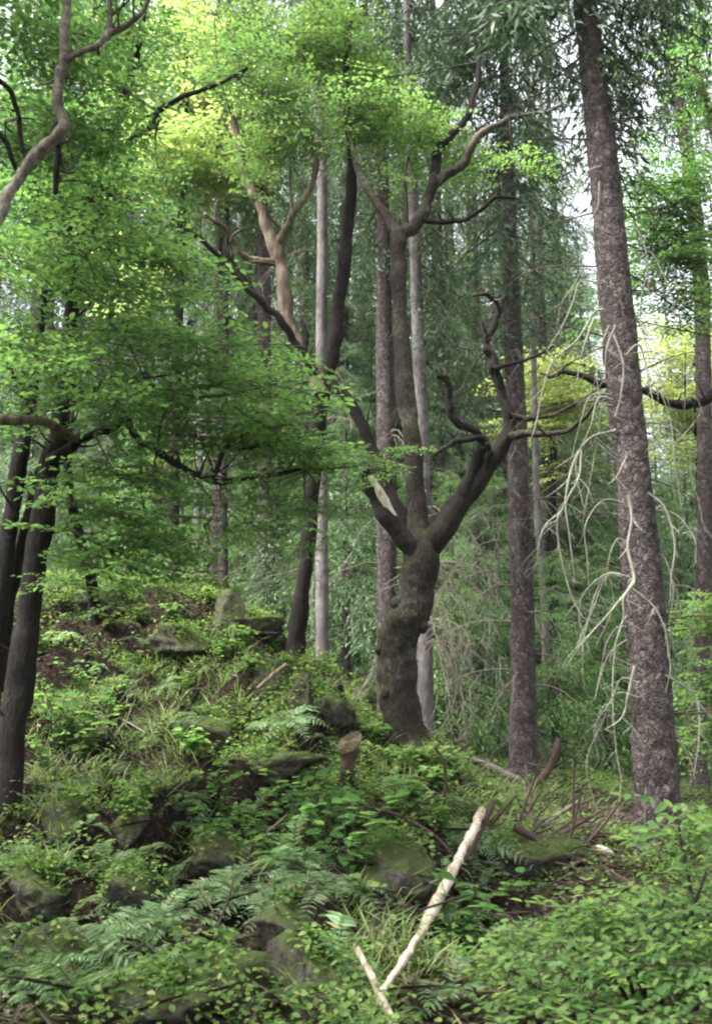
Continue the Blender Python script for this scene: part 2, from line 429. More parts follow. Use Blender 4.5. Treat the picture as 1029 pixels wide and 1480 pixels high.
# ------------------------------------------------------------------ ground sheet
def axis(a, b, fine0, fine1, step, grow=1.18):
    xs = list(np.arange(fine0, fine1, step)); s = step
    while xs[-1] < b: s *= grow; xs.append(xs[-1] + s)
    s = step
    while xs[0] > a: s *= grow; xs.insert(0, xs[0] - s)
    return np.array(xs)
gx = axis(-180, 180, -6.5, 6.5, 0.055); gy = axis(-60, 260, 4.2, 16.5, 0.055)
X, Y = np.meshgrid(gx, gy)
Z = hgt(X, Y)
mb = MB()
nx, ny = len(gx), len(gy)
ii, jj = np.meshgrid(np.arange(ny - 1), np.arange(nx - 1), indexing='ij')
F = np.stack([ii * nx + jj, ii * nx + jj + 1, (ii + 1) * nx + jj + 1, (ii + 1) * nx + jj], -1).reshape(-1, 4)
mb.add(np.stack([X, Y, Z], -1).reshape(-1, 3), F)
g = mb.build('ground', M['ground']); tag(g, 'steep mossy forest floor of leaf litter and rocky ledges', 'ground', kind='structure')

# ------------------------------------------------------------------ leaf templates
def rotz(a): c, s = math.cos(a), math.sin(a); return np.array([[c, -s, 0], [s, c, 0], [0, 0, 1.0]])

def frames(dirs, up, jit, rng):
    """orthonormal frames: x along dirs, z near up with jitter"""
    n = len(dirs)
    x = dirs / (np.linalg.norm(dirs, axis=1)[:, None] + 1e-9)
    z = np.asarray(up, float) + rng.normal(0, jit, (n, 3))
    z = z - x * (z * x).sum(1)[:, None]; z /= np.linalg.norm(z, axis=1)[:, None] + 1e-9
    y = np.cross(z, x)
    return np.stack([x, y, z], -1)     # (n,3,3) columns x,y,z

LEAF6 = np.array([[0, 0, 0], [0.32, 0.26, 0.07], [0.72, 0.21, 0.05], [1.0, 0, -0.06], [0.72, -0.21, 0.05], [0.32, -0.26, 0.07]])
LEAF6F = np.array([[0, 3, 2, 1], [0, 5, 4, 3]])
LEAF4 = np.array([[0, 0, 0], [0.45, 0.3, 0.06], [1.0, 0, -0.05], [0.45, -0.3, 0.06]])
LEAF4F = np.array([[0, 3, 2, 1]])
NEED = np.array([[0, 0, 0], [0.4, 0.10, 0], [1.0, 0, 0], [0.4, -0.10, 0]])

def place(T, TF, R, pos, scale):
    """many copies of a small template"""
    n, k = len(pos), len(T)
    V = np.einsum('nij,kj->nki', R, T) * np.asarray(scale).reshape(-1, 1, 1) + pos[:, None, :]
    F = (TF[None] + (np.arange(n) * k)[:, None, None]).reshape(-1, TF.shape[1])
    return V.reshape(-1, 3), F

def spray_template(L, nside, leaf, rng, T=LEAF6, TF=LEAF6F, jit=0.32):
    """flat beech spray along +x: side twigs in a plane, leaves left and right of each"""
    lp, ld, tw = [], [], []
    s = np.linspace(0.1, 1, nside)
    axis_p = np.stack([s * L, 0.05 * L * np.sin(s * 3 + rng.random() * 6), -0.10 * L * s ** 2], -1)
    tw.append((np.vstack([[0, 0, 0], axis_p]), 0.005))
    for i, sp in enumerate(s):
        side = 1 if i % 2 else -1
        l = L * (0.55 * (1 - sp) + 0.16) * (0.7 + 0.6 * rng.random())
        a = side * math.radians(35 + 25 * rng.random())
        d = np.array([math.cos(a), math.sin(a), rng.normal(0, 0.09)])
        k = max(3, int(l / (leaf * 0.62)))
        u = np.linspace(0.15, 1, k)
        pts = axis_p[i] + u[:, None] * l * d + np.stack([0 * u, 0 * u, -0.09 * l * u ** 2], -1) + rng.normal(0, leaf * 0.12, (k, 3))
        tw.append((np.vstack([axis_p[i], pts[-1]]), 0.0022))
        for q in range(k):
            sd = 1 if q % 2 else -1
            b = a + sd * math.radians(45 + 25 * rng.random()) * (1 if q < k - 1 else 0.1)
            lp.append(pts[q]); ld.append([math.cos(b), math.sin(b), rng.normal(-0.12, 0.22)])
    lp, ld = np.array(lp), np.array(ld)
    sc = leaf * (0.7 + 0.55 * rng.random(len(lp)))
    V, F = place(T, TF, frames(ld, (0, 0, 1), jit, rng), lp, sc)
    tm = MB()
    for pts, r in tw: tube(tm, pts if len(pts) < 4 else pts[::2], np.linspace(r, r * 0.4, len(pts if len(pts) < 4 else pts[::2])), sides=3, per=1, cap=False)
    return V, F, np.concatenate(tm.v), np.concatenate(tm.f)

r0 = np.random.default_rng(5)
SPRAYS = [spray_template(0.75, 11, 0.062, r0) for _ in range(7)]
BIGSPRAYS = [spray_template(1.3, 12, 0.095, r0, LEAF4, LEAF4F) for _ in range(5)]
SMALLSPRAYS = [spray_template(0.45, 9, 0.05, r0) for _ in range(5)]

def scatter_sprays(leaves, twigs, centers, dirs, rng, scale=1.0, temps=None, tilt=0.16):
    temps = temps or SPRAYS
    n = len(centers)
    which = rng.integers(0, len(temps), n)
    R = frames(dirs, (0, 0, 1), tilt, rng)
    sc = scale * (0.75 + 0.5 * rng.random(n))
    for k, (V, F, TV, TF) in enumerate(temps):
        s = which == k
        if not s.any(): continue
        leaves.add(*place(V, F, R[s], centers[s], sc[s]))
        twigs.add(*place(TV, TF, R[s], centers[s], sc[s]))

def blob(leaves, twigs, px, py, d, rx, ry, n, rng, anchor=None, scale=1.0, temps=None, depth=1.0, heading=None, spread=1.6):
    """a bough's worth of leafy sprays round a point of the place; anchor = where the bough leaves the limb"""
    c = P(px, py, d); ax = RAD(px, py, d, rx); az = RAD(px, py, d, ry)
    u = rng.normal(0, 1, (n, 3)); u /= np.linalg.norm(u, axis=1)[:, None]
    u *= rng.random(n)[:, None] ** (1 / 2.2)
    cen = c + u * np.array([ax, depth, az])
    tier = .20 * scale + .0001; cen[:, 2] = np.round(cen[:, 2] / tier) * tier + rng.normal(0, .025, n)
    ang = (rng.random(n) * 2 - 1) * math.pi if heading is None else heading + (rng.random(n) * 2 - 1) * spread
    dirs = np.stack([np.cos(ang), np.sin(ang), rng.normal(-0.05, 0.14, n)], -1)
    L = 0.35 * scale
    cen = cen - dirs * L
    scatter_sprays(leaves, twigs, cen, dirs, rng, scale, temps)
    if anchor is not None:
        a = np.asarray(anchor)
        mid = (a + c) / 2 + np.array([0, 0, -0.06 * np.linalg.norm(c - a)]) + rng.normal(0, 0.06, 3)
        rr = 0.008 + 0.004 * np.linalg.norm(c - a)
        tube(twigs, [a, mid, c], [rr, rr * 0.7, rr * 0.45], sides=5, per=5, lump=0.1)
        for q in cen[:: 2]:
            m2 = (q + c) / 2 + rng.normal(0, 0.05, 3)
            tube(twigs, [c + rng.normal(0, 0.02, 3), m2, q], [rr * 0.4, 0.004, 0.003], sides=3, per=3, cap=False)

# ------------------------------------------------------------------ spruce templates
def bough_template(L, rng, need=0.11, hang=0.7, step=0.085, wid=1.0):
    pos, dr = [], []
    s = np.arange(0.12 * L, L, step)
    for i, x in enumerate(s):
        z = -0.32 * x * x / L + 0.10 * x ** 3 / L ** 2
        for side in (-1, 1):
            l = (0.42 * (1 - x / L) + 0.16) * min(1.3, 0.5 + L / 3) * (0.6 + 0.7 * rng.random())
            yaw = side * math.radians(62 + rng.normal(0, 14))
            dp = -hang * (0.4 + 0.9 * rng.random())
            d = np.array([math.cos(yaw), math.sin(yaw), dp]); d /= np.linalg.norm(d)
            k = max(2, int(l / 0.048))
            u = np.linspace(0, 1, k)
            p = np.array([x, 0, z]) + u[:, None] * l * d + np.stack([0 * u, 0 * u, -0.35 * l * u * u], -1) + rng.normal(0, 0.015, (k, 3))
            dd = d + rng.normal(0, 0.42, (k, 3)); dd[:, 2] -= 0.35 * u
            pos.append(p); dr.append(dd)
    pos, dr = np.vstack(pos), np.vstack(dr)
    T = NEED * np.array([1, 1.25 * wid, 1])
    V, F = place(T, LEAF4F, frames(dr, rng.normal(0, 1, (len(pos), 3)), 0.3, rng), pos, need * (0.7 + 0.7 * rng.random(len(pos))))
    tm = MB()
    xs = np.linspace(0, L, 6); zs = -0.32 * xs * xs / L + 0.10 * xs ** 3 / L ** 2
    tube(tm, np.stack([xs, 0 * xs, zs], -1), np.linspace(0.008 + 0.005 * L, 0.004, 6), sides=4, per=1, cap=False)
    return V, F, np.concatenate(tm.v), np.concatenate(tm.f)

r1 = np.random.default_rng(9)
BOUGHS = {1: [bough_template(0.9, r1, need=0.08, hang=0.5, step=0.06) for _ in range(4)],
          2: [bough_template(1.8, r1) for _ in range(4)],
          3: [bough_template(2.8, r1, need=0.13, hang=0.9, step=0.1) for _ in range(4)]}

def add_boughs(nee, wood, base, yaw, pitch, L, rng):
    """base (n,3), yaw, pitch, L arrays"""
    key = np.where(L < 1.3, 1, np.where(L < 2.3, 2, 3))
    nat = {1: 0.9, 2: 1.8, 3: 2.8}
    d = np.stack([np.cos(yaw) * np.cos(pitch), np.sin(yaw) * np.cos(pitch), np.sin(pitch)], -1)
    R = frames(d, (0, 0, 1), 0.12, rng)
    for k in (1, 2, 3):
        w = rng.integers(0, 4, len(L))
        for q in range(4):
            s = (key == k) & (w == q)
            if not s.any(): continue
            V, F, TV, TF = BOUGHS[k][q]
            nee.add(*place(V, F, R[s], base[s], L[s] / nat[k])); wood.add(*place(TV, TF, R[s], base[s], L[s] / nat[k]))

def dead_branch_mb(L, rng, droop=0.9, r=0.012, twigs=5, sides=5):
    mb = MB()
    s = np.linspace(0, 1, 6)
    p = np.stack([s * L * 0.8, 0.06 * L * np.cumsum(rng.normal(0, 1, 6)) * 0.4, 0.08 * L * s - droop * L * s ** 2.2], -1)
    p[:, 2] += rng.normal(0, 0.02 * L, 6) * s
    tube(mb, p, np.linspace(r, r * 0.3, 6), sides=sides, per=3, lump=0.2, lf=20)
    for _ in range(twigs):
        k = rng.integers(1, 6); l = L * (0.15 + 0.35 * rng.random()); a = rng.normal(0, 0.9)
        q = np.array([math.cos(a) * 0.5, math.sin(a) * 0.7, -0.5 - 0.4 * rng.random()]) * l
        tube(mb, [p[k], p[k] + q * 0.5 + rng.normal(0, 0.04 * l, 3), p[k] + q], [r * 0.45, r * 0.3, r * 0.15], sides=3, per=3, cap=False)
    return mb

def grow_spruce(name, label, cat, h, cb, rb, Lmax, nb, seed, needle, group=None, dead=8, bark='spruce_bark', dead_len=1.4, lean=(0, 0)):
    rng = np.random.default_rng(seed)
    t = thing(name, label, cat, (0, 0, 0), group)
    mb = MB()
    zs = np.linspace(-0.6, h, 12)
    wob = np.stack([lean[0] * zs / h + 0.02 * np.sin(zs * 0.5 + seed), lean[1] * zs / h + 0.02 * np.cos(zs * 0.4 + seed), zs], -1)
    tube(mb, wob, rb * np.clip(1 - zs / h, 0.03, 1) ** 0.75, sides=14, per=4, lump=0.07, lf=5, seed=seed, flare=(0.45, 0.45, 5))
    mb.build('trunk', M[bark], t)
    nee, wood = MB(), MB()
    u = rng.random(nb) ** 0.85
    z = cb + (h - cb) * u * 0.97
    yaw = rng.random(nb) * 2 * math.pi
    L = np.maximum(0.35, Lmax * (1 - u) ** 0.75 * (0.65 + 0.5 * rng.random(nb)))
    pitch = np.radians(-22 + 45 * u + rng.normal(0, 8, nb))
    base = np.stack([np.interp(z, zs, wob[:, 0]), np.interp(z, zs, wob[:, 1]), z], -1)
    add_boughs(nee, wood, base, yaw, pitch, L, rng)
    nee.build('crown', M[needle], t); b = wood.build('branchwork', M['twig'], t); b['kind'] = 'stuff'
    for i in range(dead):
        zz = cb * (0.15 + 0.85 * rng.random()) + 0.3
        db = dead_branch_mb(dead_len * (0.6 + 0.7 * rng.random()), rng, droop=0.4 + 0.6 * rng.random(), r=0.011, twigs=7, sides=4)
        o = db.build('dead_branch', M['grey_twig'], t)
        rr = rb * (1 - zz / h) ** 0.75 * 0.8; a = rng.random() * 2 * math.pi
        o.location = (np.interp(zz, zs, wob[:, 0]) + rr * math.cos(a), np.interp(zz, zs, wob[:, 1]) + rr * math.sin(a), zz); o.rotation_euler = (0, 0, a)
    return t

# ------------------------------------------------------------------ the old forked beech in the middle
rg = np.random.default_rng(21)
base = P(590, 1090, 12.0)
beech = thing('old_beech_tree', 'old forked beech with thick mossy crooked trunk in the middle of the clearing', 'tree', base)
def limb(parent, name, pl, d0, d1, mat, sides=10, lump=0.12, lf=5, seed=1, per=6, jag=0.0):
    mb = MB(); pts, rad = pxline(pl, d0, d1)
    rk = np.random.default_rng(seed + 900)
    pp, rr = [pts[0]], [rad[0]]
    for q in range(len(pts) - 1):       # angular kinks between the traced points
        m_ = (pts[q] + pts[q + 1]) / 2 + rk.normal(0, .2, 3) * min(rad[q], .05)
        pp += [m_, pts[q + 1]]; rr += [(rad[q] + rad[q + 1]) / 2 * (.9 + .2 * rk.random()), rad[q + 1] * (.92 + .18 * rk.random())]
    tube(mb, pp, rr, sides=sides, per=max(3, per - 2), lump=lump, lf=lf * 1.6, seed=seed, jag=jag)
    if 'wood' not in name and 'bark' not in name:
        for q in range(2, len(pp) - 1):
            for _ in range(2):
                if rk.random() > .42: continue
                l = .10 + .45 * rk.random() ** 2; v = rk.normal(0, 1, 3); v[2] = abs(v[2]) * .7; v /= np.linalg.norm(v)
                b_ = pp[q]; e1 = b_ + v * l * .55 + rk.normal(0, .02, 3); e2 = e1 + (v + rk.normal(0, .5, 3)) * l * .5
                tw_ = min(.012, rr[q] * .4)
                tube(mb, [b_, e1, e2], [tw_, tw_ * .6, .0015], sides=5, per=3, lump=.2, lf=25, cap=False)
    return mb.build(name, M[mat], parent, parent.location)
mb = MB()
pts, rad = pxline([(594, 1130, 42), (590, 1090, 33), (577, 1010, 28), (573, 940, 27), (581, 905, 30), (597, 872, 27), (603, 838, 26), (607, 805, 26), (605, 782, 25), (603, 768, 18)], 12.0)
tube(mb, pts, rad, sides=40, per=14, lump=0.13, lf=6.5, seed=4, flare=(0.25, 0.35, 5))
for (a, b, r) in [(549, 940, 7), (572, 872, 9), (560, 1000, 10), (612, 905, 8), (585, 965, 9), (596, 820, 8)]:   # burrs
    p = P(a, b, 11.88); rr = RAD(a, b, 12, r)
    tube(mb, [p + [0, .1, -rr], p + [0, 0.02, 0], p + [0, .1, rr]], [rr * 0.4, rr, rr * 0.4], sides=10, per=4, lump=0.3, lf=14)
mb.build('trunk', M['beech_bark'], beech, base)
limb(beech, 'limb', [(604, 785, 20), (603, 755, 15), (600, 700, 14), (598, 650, 14), (591, 600, 14), (585, 550, 14), (582, 500, 13), (578, 450, 12), (575, 400, 11), (574, 365, 11), (578, 340, 11), (596, 330, 9), (612, 308, 9), (621, 280, 8), (627, 255, 8)], 12.0, 12.6, 'beech_bark', 16, seed=7)
limb(beech, 'limb', [(626, 262, 8), (632, 218, 7), (652, 195, 6), (678, 163, 5), (690, 120, 4), (694, 70, 3), (700, 20, 2)], 12.6, 12.9, 'dark_bark', seed=8)
limb(beech, 'limb', [(624, 270, 8), (645, 252, 7), (672, 234, 7), (687, 202, 6), (710, 184, 5), (736, 171, 4), (760, 166, 3), (788, 163, 2.5), (815, 150, 1.5)], 12.6, 12.2, 'limb_bark', seed=9)
limb(beech, 'limb', [(577, 342, 9), (566, 326, 7), (546, 296, 6), (524, 260, 5), (512, 225, 4), (500, 170, 3), (480, 110, 2)], 12.5, 12.9, 'limb_bark', seed=10)
limb(beech, 'branch', [(587, 332, 5), (587, 300, 3), (585, 255, 2.5), (590, 225, 1.5)], 12.5, 12.5, 'twig', 6)
limb(beech, 'branch', [(606, 318, 5), (640, 321, 4), (672, 318, 3.5), (700, 300, 3), (716, 285, 3), (745, 286, 2)], 12.5, 12.2, 'dark_bark', 6)
# right limb
limb(beech, 'limb', [(604, 800, 21), (622, 786, 21), (645, 757, 18), (668, 722, 16), (695, 690, 14), (720, 655, 12), (735, 625, 10.5), (735, 598, 9), (724, 565, 8), (716, 540, 7.5), (713, 520, 7), (703, 505, 6), (704, 488, 5.5), (715, 468, 5), (722, 450, 4.5), (733, 425, 2.5)], 12.0, 11.7, 'dark_bark', 16, seed=12, lump=.08)
limb(beech, 'branch', [(668, 722, 11), (678, 690, 9), (690, 660, 8), (699, 636, 7), (688, 624, 6), (664, 614, 6), (652, 600, 5.5), (648, 578, 5), (649, 558, 4.5), (645, 545, 4), (631, 543, 3)], 11.9, 11.5, 'dark_bark', 10, seed=13)
limb(beech, 'branch', [(697, 634, 5), (680, 635, 4), (658, 638, 4), (640, 648, 3.5), (628, 657, 2.5)], 11.7, 11.3, 'dark_bark', 7, seed=14)
limb(beech, 'branch', [(705, 672, 5), (708, 655, 4), (704, 640, 3)], 11.8, 11.6, 'dark_bark', 7, seed=15)
limb(beech, 'branch', [(738, 632, 7), (760, 626, 5), (788, 628, 4), (822, 622, 3.5), (845, 603, 3.5), (862, 582, 3), (880, 560, 2)], 11.7, 11.2, 'beech_bark', 7, seed=16)
limb(beech, 'branch', [(735, 600, 5), (760, 606, 4), (800, 600, 3), (835, 582, 2.5), (868, 560, 2)], 11.7, 11.9, 'beech_bark', 7, seed=17)
limb(beech, 'branch', [(712, 534, 4), (730, 528, 3), (760, 520, 2.5), (800, 500, 1.5)], 11.7, 11.9, 'dark_bark', 6, seed=18)
limb(beech, 'branch', [(722, 452, 4), (718, 438, 3), (703, 426, 3), (684, 427, 2)], 11.7, 11.5, 'dark_bark', 6, seed=19)
# left limbs: a broken pale one and the thin one that sweeps up
o = limb(beech, 'broken_limb', [(602, 796, 18), (585, 780, 15), (566, 757, 14), (550, 730, 13), (538, 703, 13), (531, 686, 11)], 11.95, 11.7, 'dark_bark', 14, seed=22, jag=0.12)
o['label'] = 'short broken limb with its bark torn off'
sm = MB(); pts, rad = pxline([(584, 776, 3), (572, 755, 6), (562, 738, 7), (551, 718, 7.5), (541, 700, 6.5), (534, 688, 4)], 11.87, 11.64)
tube(sm, pts, rad, sides=10, per=5, lump=0.15, lf=8)
sm.build('bare_wood', M['white_wood'], beech, base)
limb(beech, 'limb', [(602, 792, 14), (588, 765, 11), (571, 727, 9), (556, 690, 8.5), (545, 662, 8.5), (527, 622, 8.5), (512, 592, 8), (497, 570, 7), (480, 552, 6), (470, 543, 3)], 12.1, 12.4, 'dark_bark', 12, seed=23)
lv, tw = MB(), MB()
for (a, b, d, rx, ry, n, anc, sc) in [(600, 190, 12.8, 60, 55, 16, (627, 255, 12.6), 1), (650, 200, 12.9, 50, 45, 10, (652, 195, 12.7), 1), (690, 200, 12.9, 40, 30, 4, (690, 120, 12.8), .8),
                                  (535, 115, 13.2, 50, 50, 8, (690, 90, 12.9), 1), (520, 150, 12.9, 60, 70, 16, (500, 170, 12.9), 1), (475, 70, 12.9, 60, 70, 18, (480, 110, 12.9), 1),
                                  (600, 280, 12.6, 30, 40, 4, (590, 225, 12.5), .8), (510, 50, 13.2, 45, 50, 8, (500, 100, 12.9), 1), (560, -120, 13, 200, 110, 24, (694, 20, 12.9), 1),
                                  (740, 240, 12.4, 40, 60, 5, (736, 171, 12.3), .9)]:
    blob(lv, tw, a, b, d, rx, ry, n, rg, P(*anc), sc, depth=0.8)
lv.build('crown', M['leaf_bright'], beech, base); o = tw.build('twigs', M['twig'], beech, base); o['kind'] = 'stuff'

# ------------------------------------------------------------------ leaning beech left of it
base = P(428, 955, 13.2)
lean = thing('leaning_beech_tree', 'slim dark leaning beech with bare pale upper limbs left of the forked beech', 'tree', base)
limb(lean, 'trunk', [(424, 990, 22), (428, 945, 16), (433, 890, 13), (440, 830, 11), (446, 770, 11), (452, 700, 11), (458, 630, 12), (463, 575, 13), (464, 548, 13)], 13.2, 12.8, 'dark_bark', 16, seed=31)
limb(lean, 'limb', [(463, 570, 13), (458, 545, 12), (440, 515, 10), (424, 485, 11), (413, 455, 11), (410, 420, 11), (405, 385, 10), (394, 352, 10), (384, 322, 9), (378, 300, 8), (366, 283, 7), (356, 262, 6), (350, 230, 6), (344, 205, 5.5), (338, 178, 5)], 12.8, 12.8, 'dead_wood', 12, seed=32, jag=0.1)
limb(lean, 'limb', [(401, 352, 7), (412, 335, 6), (424, 308, 5), (440, 287, 5), (452, 265, 4.5), (458, 225, 4)], 12.8, 12.6, 'dead_wood', 8, seed=33)
limb(lean, 'branch', [(424, 312, 3), (420, 280, 2.5), (419, 240, 2)], 12.7, 12.7, 'grey_twig', 6, seed=34)
limb(lean, 'limb', [(400, 380, 6), (380, 378, 5.5), (360, 374, 5), (345, 362, 4.5), (335, 347, 4.5), (326, 330, 4), (312, 320, 4), (296, 309, 3)], 12.8, 12.3, 'dead_wood', 8, seed=35)
limb(lean, 'branch', [(334, 348, 3), (340, 338, 2.5), (346, 334, 2)], 12.5, 12.4, 'dead_wood', 6, seed=36)
limb(lean, 'limb', [(466, 560, 11), (474, 535, 11), (482, 500, 11), (487, 460, 10), (493, 415, 10), (498, 370, 10), (503, 320, 9), (508, 275, 8), (510, 240, 8), (506, 190, 6), (500, 120, 5), (505, 40, 4), (512, -60, 3)], 12.8, 12.9, 'dark_bark', 14, seed=37)
limb(lean, 'limb', [(466, 560, 9), (450, 532, 8), (432, 505, 7), (417, 478, 6), (400, 455, 6), (380, 437, 5.5), (357, 418, 5), (338, 392, 4.5), (315, 368, 4), (290, 345, 4), (268, 328, 3.5), (248, 317, 2.5)], 12.8, 12.1, 'dark_bark', 10, seed=38)
limb(lean, 'branch', [(382, 438, 4), (360, 410, 4), (338, 380, 3), (328, 365, 2.5)], 12.6, 12.5, 'dark_bark', 6, seed=39)
limb(lean, 'branch', [(440, 520, 5), (442, 490, 5), (436, 465, 3)], 12.7, 12.8, 'dark_bark', 7, seed=40)
lv, tw = MB(), MB()
for (a, b, d, rx, ry, n, anc, sc) in [(420, 60, 12.6, 70, 65, 22, (500, 120, 12.9), 1), (400, 150, 12.4, 75, 50, 20, (344, 205, 12.8), 1), (345, 80, 12.2, 50, 50, 10, (338, 178, 12.8), 1),
                                  (440, 200, 12.6, 60, 35, 14, (506, 190, 12.9), 1), (370, 200, 12.0, 40, 25, 4, (344, 205, 12.8), 1), (310, 20, 12.2, 50, 40, 8, (338, 178, 12.8), 1),
                                  (520, 170, 12.7, 40, 40, 8, (506, 190, 12.9), 1), (400, -130, 12.8, 180, 110, 28, (505, 0, 12.9), 1), (350, 265, 12.0, 30, 20, 5, (350, 230, 12.8), .8)]:
    blob(lv, tw, a, b, d, rx, ry, n, rg, P(*anc), sc, depth=0.8)
lv.build('crown', M['leaf'], lean, base); o = tw.build('twigs', M['twig'], lean, base); o['kind'] = 'stuff'

# ------------------------------------------------------------------ dark beech at the left edge (several stems)
base = P(10, 1215, 8.3)
lb = thing('dark_beech_tree', 'dark many stemmed beech at the left edge with broad green sprays', 'tree', base)
limb(lb, 'stem', [(-2, 1290, 30), (6, 1200, 23), (16, 1100, 20), (28, 1000, 19), (41, 900, 18), (53, 800, 17), (66, 720, 17), (78, 660, 15), (88, 620, 14), (94, 570, 11), (100, 500, 10), (104, 430, 9), (100, 350, 7), (96, 300, 6)], 8.3, 8.6, 'dark_bark', 18, seed=41)
limb(lb, 'stem', [(-28, 1200, 20), (-18, 1050, 16), (-3, 900, 13), (11, 780, 12), (24, 690, 12), (36, 620, 11), (46, 550, 11), (56, 470, 9), (70, 380, 7), (86, 290, 5), (92, 220, 4)], 8.6, 8.9, 'dark_bark', 14, seed=42)
limb(lb, 'stem', [(2, 1000, 12), (10, 900, 9), (22, 840, 8), (36, 770, 7), (50, 700, 6), (70, 640, 5)], 8.9, 8.7, 'dark_bark', 10, seed=43)
limb(lb, 'limb', [(76, 668, 11), (96, 652, 8), (115, 635, 7), (140, 625, 6), (165, 618, 5), (185, 606, 4)], 8.4, 8.0, 'dark_bark', 10, seed=44)
o = limb(lb, 'limb', [(-60, 600, 7), (-20, 606, 7), (20, 608, 7), (55, 608, 7), (78, 616, 6), (96, 628, 6), (112, 636, 5)], 7.6, 8.2, 'dead_wood', 10, seed=45)
limb(lb, 'limb', [(92, 590, 8), (110, 572, 6), (140, 560, 5), (170, 550, 3.5), (200, 552, 2.5)], 8.5, 8.0, 'dark_bark', 8, seed=46)
limb(lb, 'limb', [(46, 590, 8), (30, 560, 6), (15, 530, 5), (5, 510, 4.5), (10, 495, 4), (40, 480, 3)], 8.8, 8.6, 'dark_bark', 8, seed=47)
limb(lb, 'limb', [(200, 640, 6), (228, 652, 5), (250, 668, 5), (275, 682, 4.5), (300, 692, 5), (320, 697, 4.5), (345, 693, 3.5), (375, 688, 3), (410, 684, 3), (440, 678, 2)], 8.0, 8.4, 'dark_bark', 8, seed=48)
limb(lb, 'limb', [(185, 606, 4), (192, 625, 5), (205, 642, 5)], 8.0, 8.0, 'dark_bark', 8, seed=148)
limb(lb, 'branch', [(304, 692, 4), (314, 678, 4), (322, 655, 4), (332, 645, 3.5), (345, 640, 3), (350, 628, 2)], 8.2, 8.3, 'dark_bark', 7, seed=49)
limb(lb, 'branch', [(332, 645, 3), (360, 648, 2.5), (390, 642, 2)], 8.25, 8.3, 'dark_bark', 6, seed=50)
limb(lb, 'branch', [(70, 770, 5), (100, 765, 3), (125, 778, 2.5), (150, 790, 2)], 8.5, 8.1, 'dark_bark', 6, seed=51)
lv, tw = MB(), MB()
for (a, b, d, rx, ry, n, anc, sc) in [
        # big bright spray right of the stems
        (335, 500, 8.6, 60, 30, 8, (170, 550, 8.0), 1), (305, 555, 8.5, 85, 42, 12, (200, 552, 8.0), 1), (400, 555, 8.7, 70, 42, 12, (200, 552, 8.0), 1), (415, 612, 8.6, 62, 33, 12, (350, 628, 8.3), 1),
        (345, 618, 8.4, 85, 34, 10, (345, 640, 8.3), 1), (270, 605, 8.2, 65, 40, 8, (228, 652, 8.0), 1), (440, 668, 8.6, 48, 24, 8, (440, 678, 8.4), 1), (420, 650, 8.5, 60, 24, 8, (410, 684, 8.4), .9),
        (455, 720, 8.5, 40, 16, 4, (440, 678, 8.4), .8), (380, 715, 8.4, 60, 16, 6, (375, 688, 8.3), .75), (440, 755, 8.3, 45, 12, 4, (440, 678, 8.4), .7), (580, 658, 8.7, 28, 8, 3, (440, 678, 8.4), .6), (540, 668, 8.7, 20, 9, 2, (440, 678, 8.4), .6),
        # mid left masses
        (60, 400, 8.2, 90, 50, 20, (100, 430, 8.6), 1), (170, 430, 8.0, 80, 50, 14, (100, 430, 8.6), 1), (60, 500, 8.0, 90, 45, 19, (46, 540, 8.8), 1), (180, 500, 7.8, 80, 42, 11, (100, 500, 8.6), 1),
        (120, 350, 8.4, 90, 40, 22, (100, 350, 8.6), 1), (230, 380, 8.5, 60, 45, 12, (100, 350, 8.6), 1), (190, 320, 8.6, 70, 28, 9, (96, 300, 8.6), 1), (20, 560, 7.6, 40, 30, 9, (5, 510, 8.7), 1), (140, 570, 7.7, 60, 25, 12, (140, 560, 8.2), .9),
        (190, 600, 7.8, 50, 25, 6, (165, 618, 8.0), .9), (250, 560, 8.0, 50, 40, 6, (200, 552, 8.0), 1),
        # low hanging dark sprays
        (170, 690, 8.0, 70, 30, 12, (140, 625, 8.1), .9), (210, 740, 8.2, 80, 25, 11, (205, 642, 8.0), .9), (150, 800, 8.0, 60, 22, 8, (150, 790, 8.1), .8), (220, 830, 8.3, 55, 22, 8, (150, 790, 8.1), .8), (110, 730, 7.9, 45, 25, 10, (70, 720, 8.5), .8), (240, 690, 8.3, 60, 25, 9, (228, 652, 8.0), .9), (300, 760, 8.6, 60, 20, 7, (275, 682, 8.1), .8), (180, 770, 8.1, 70, 30, 10, (150, 790, 8.1), .9), (120, 840, 8.1, 45, 22, 7, (150, 790, 8.1), .8), (280, 830, 8.8, 40, 14, 4, (150, 790, 8.1), .7), (330, 735, 8.5, 50, 15, 5, (320, 697, 8.2), .8),
        # unseen sprays added above the frame to shade the foreground, then upper left masses
        (80, -150, 8.0, 300, 120, 26, (92, 220, 8.9), 1), (100, 230, 8.6, 90, 60, 22, (92, 220, 8.9), 1), (120, 120, 8.6, 80, 60, 14, (92, 220, 8.9), 1)]:
    blob(lv, tw, a, b, d, rx, ry, max(3, int(n * .8)), rg, P(*anc), sc, depth=1.0)
lv.build('crown', M['leaf'], lb, base); o = tw.build('twigs', M['twig'], lb, base); o['kind'] = 'stuff'

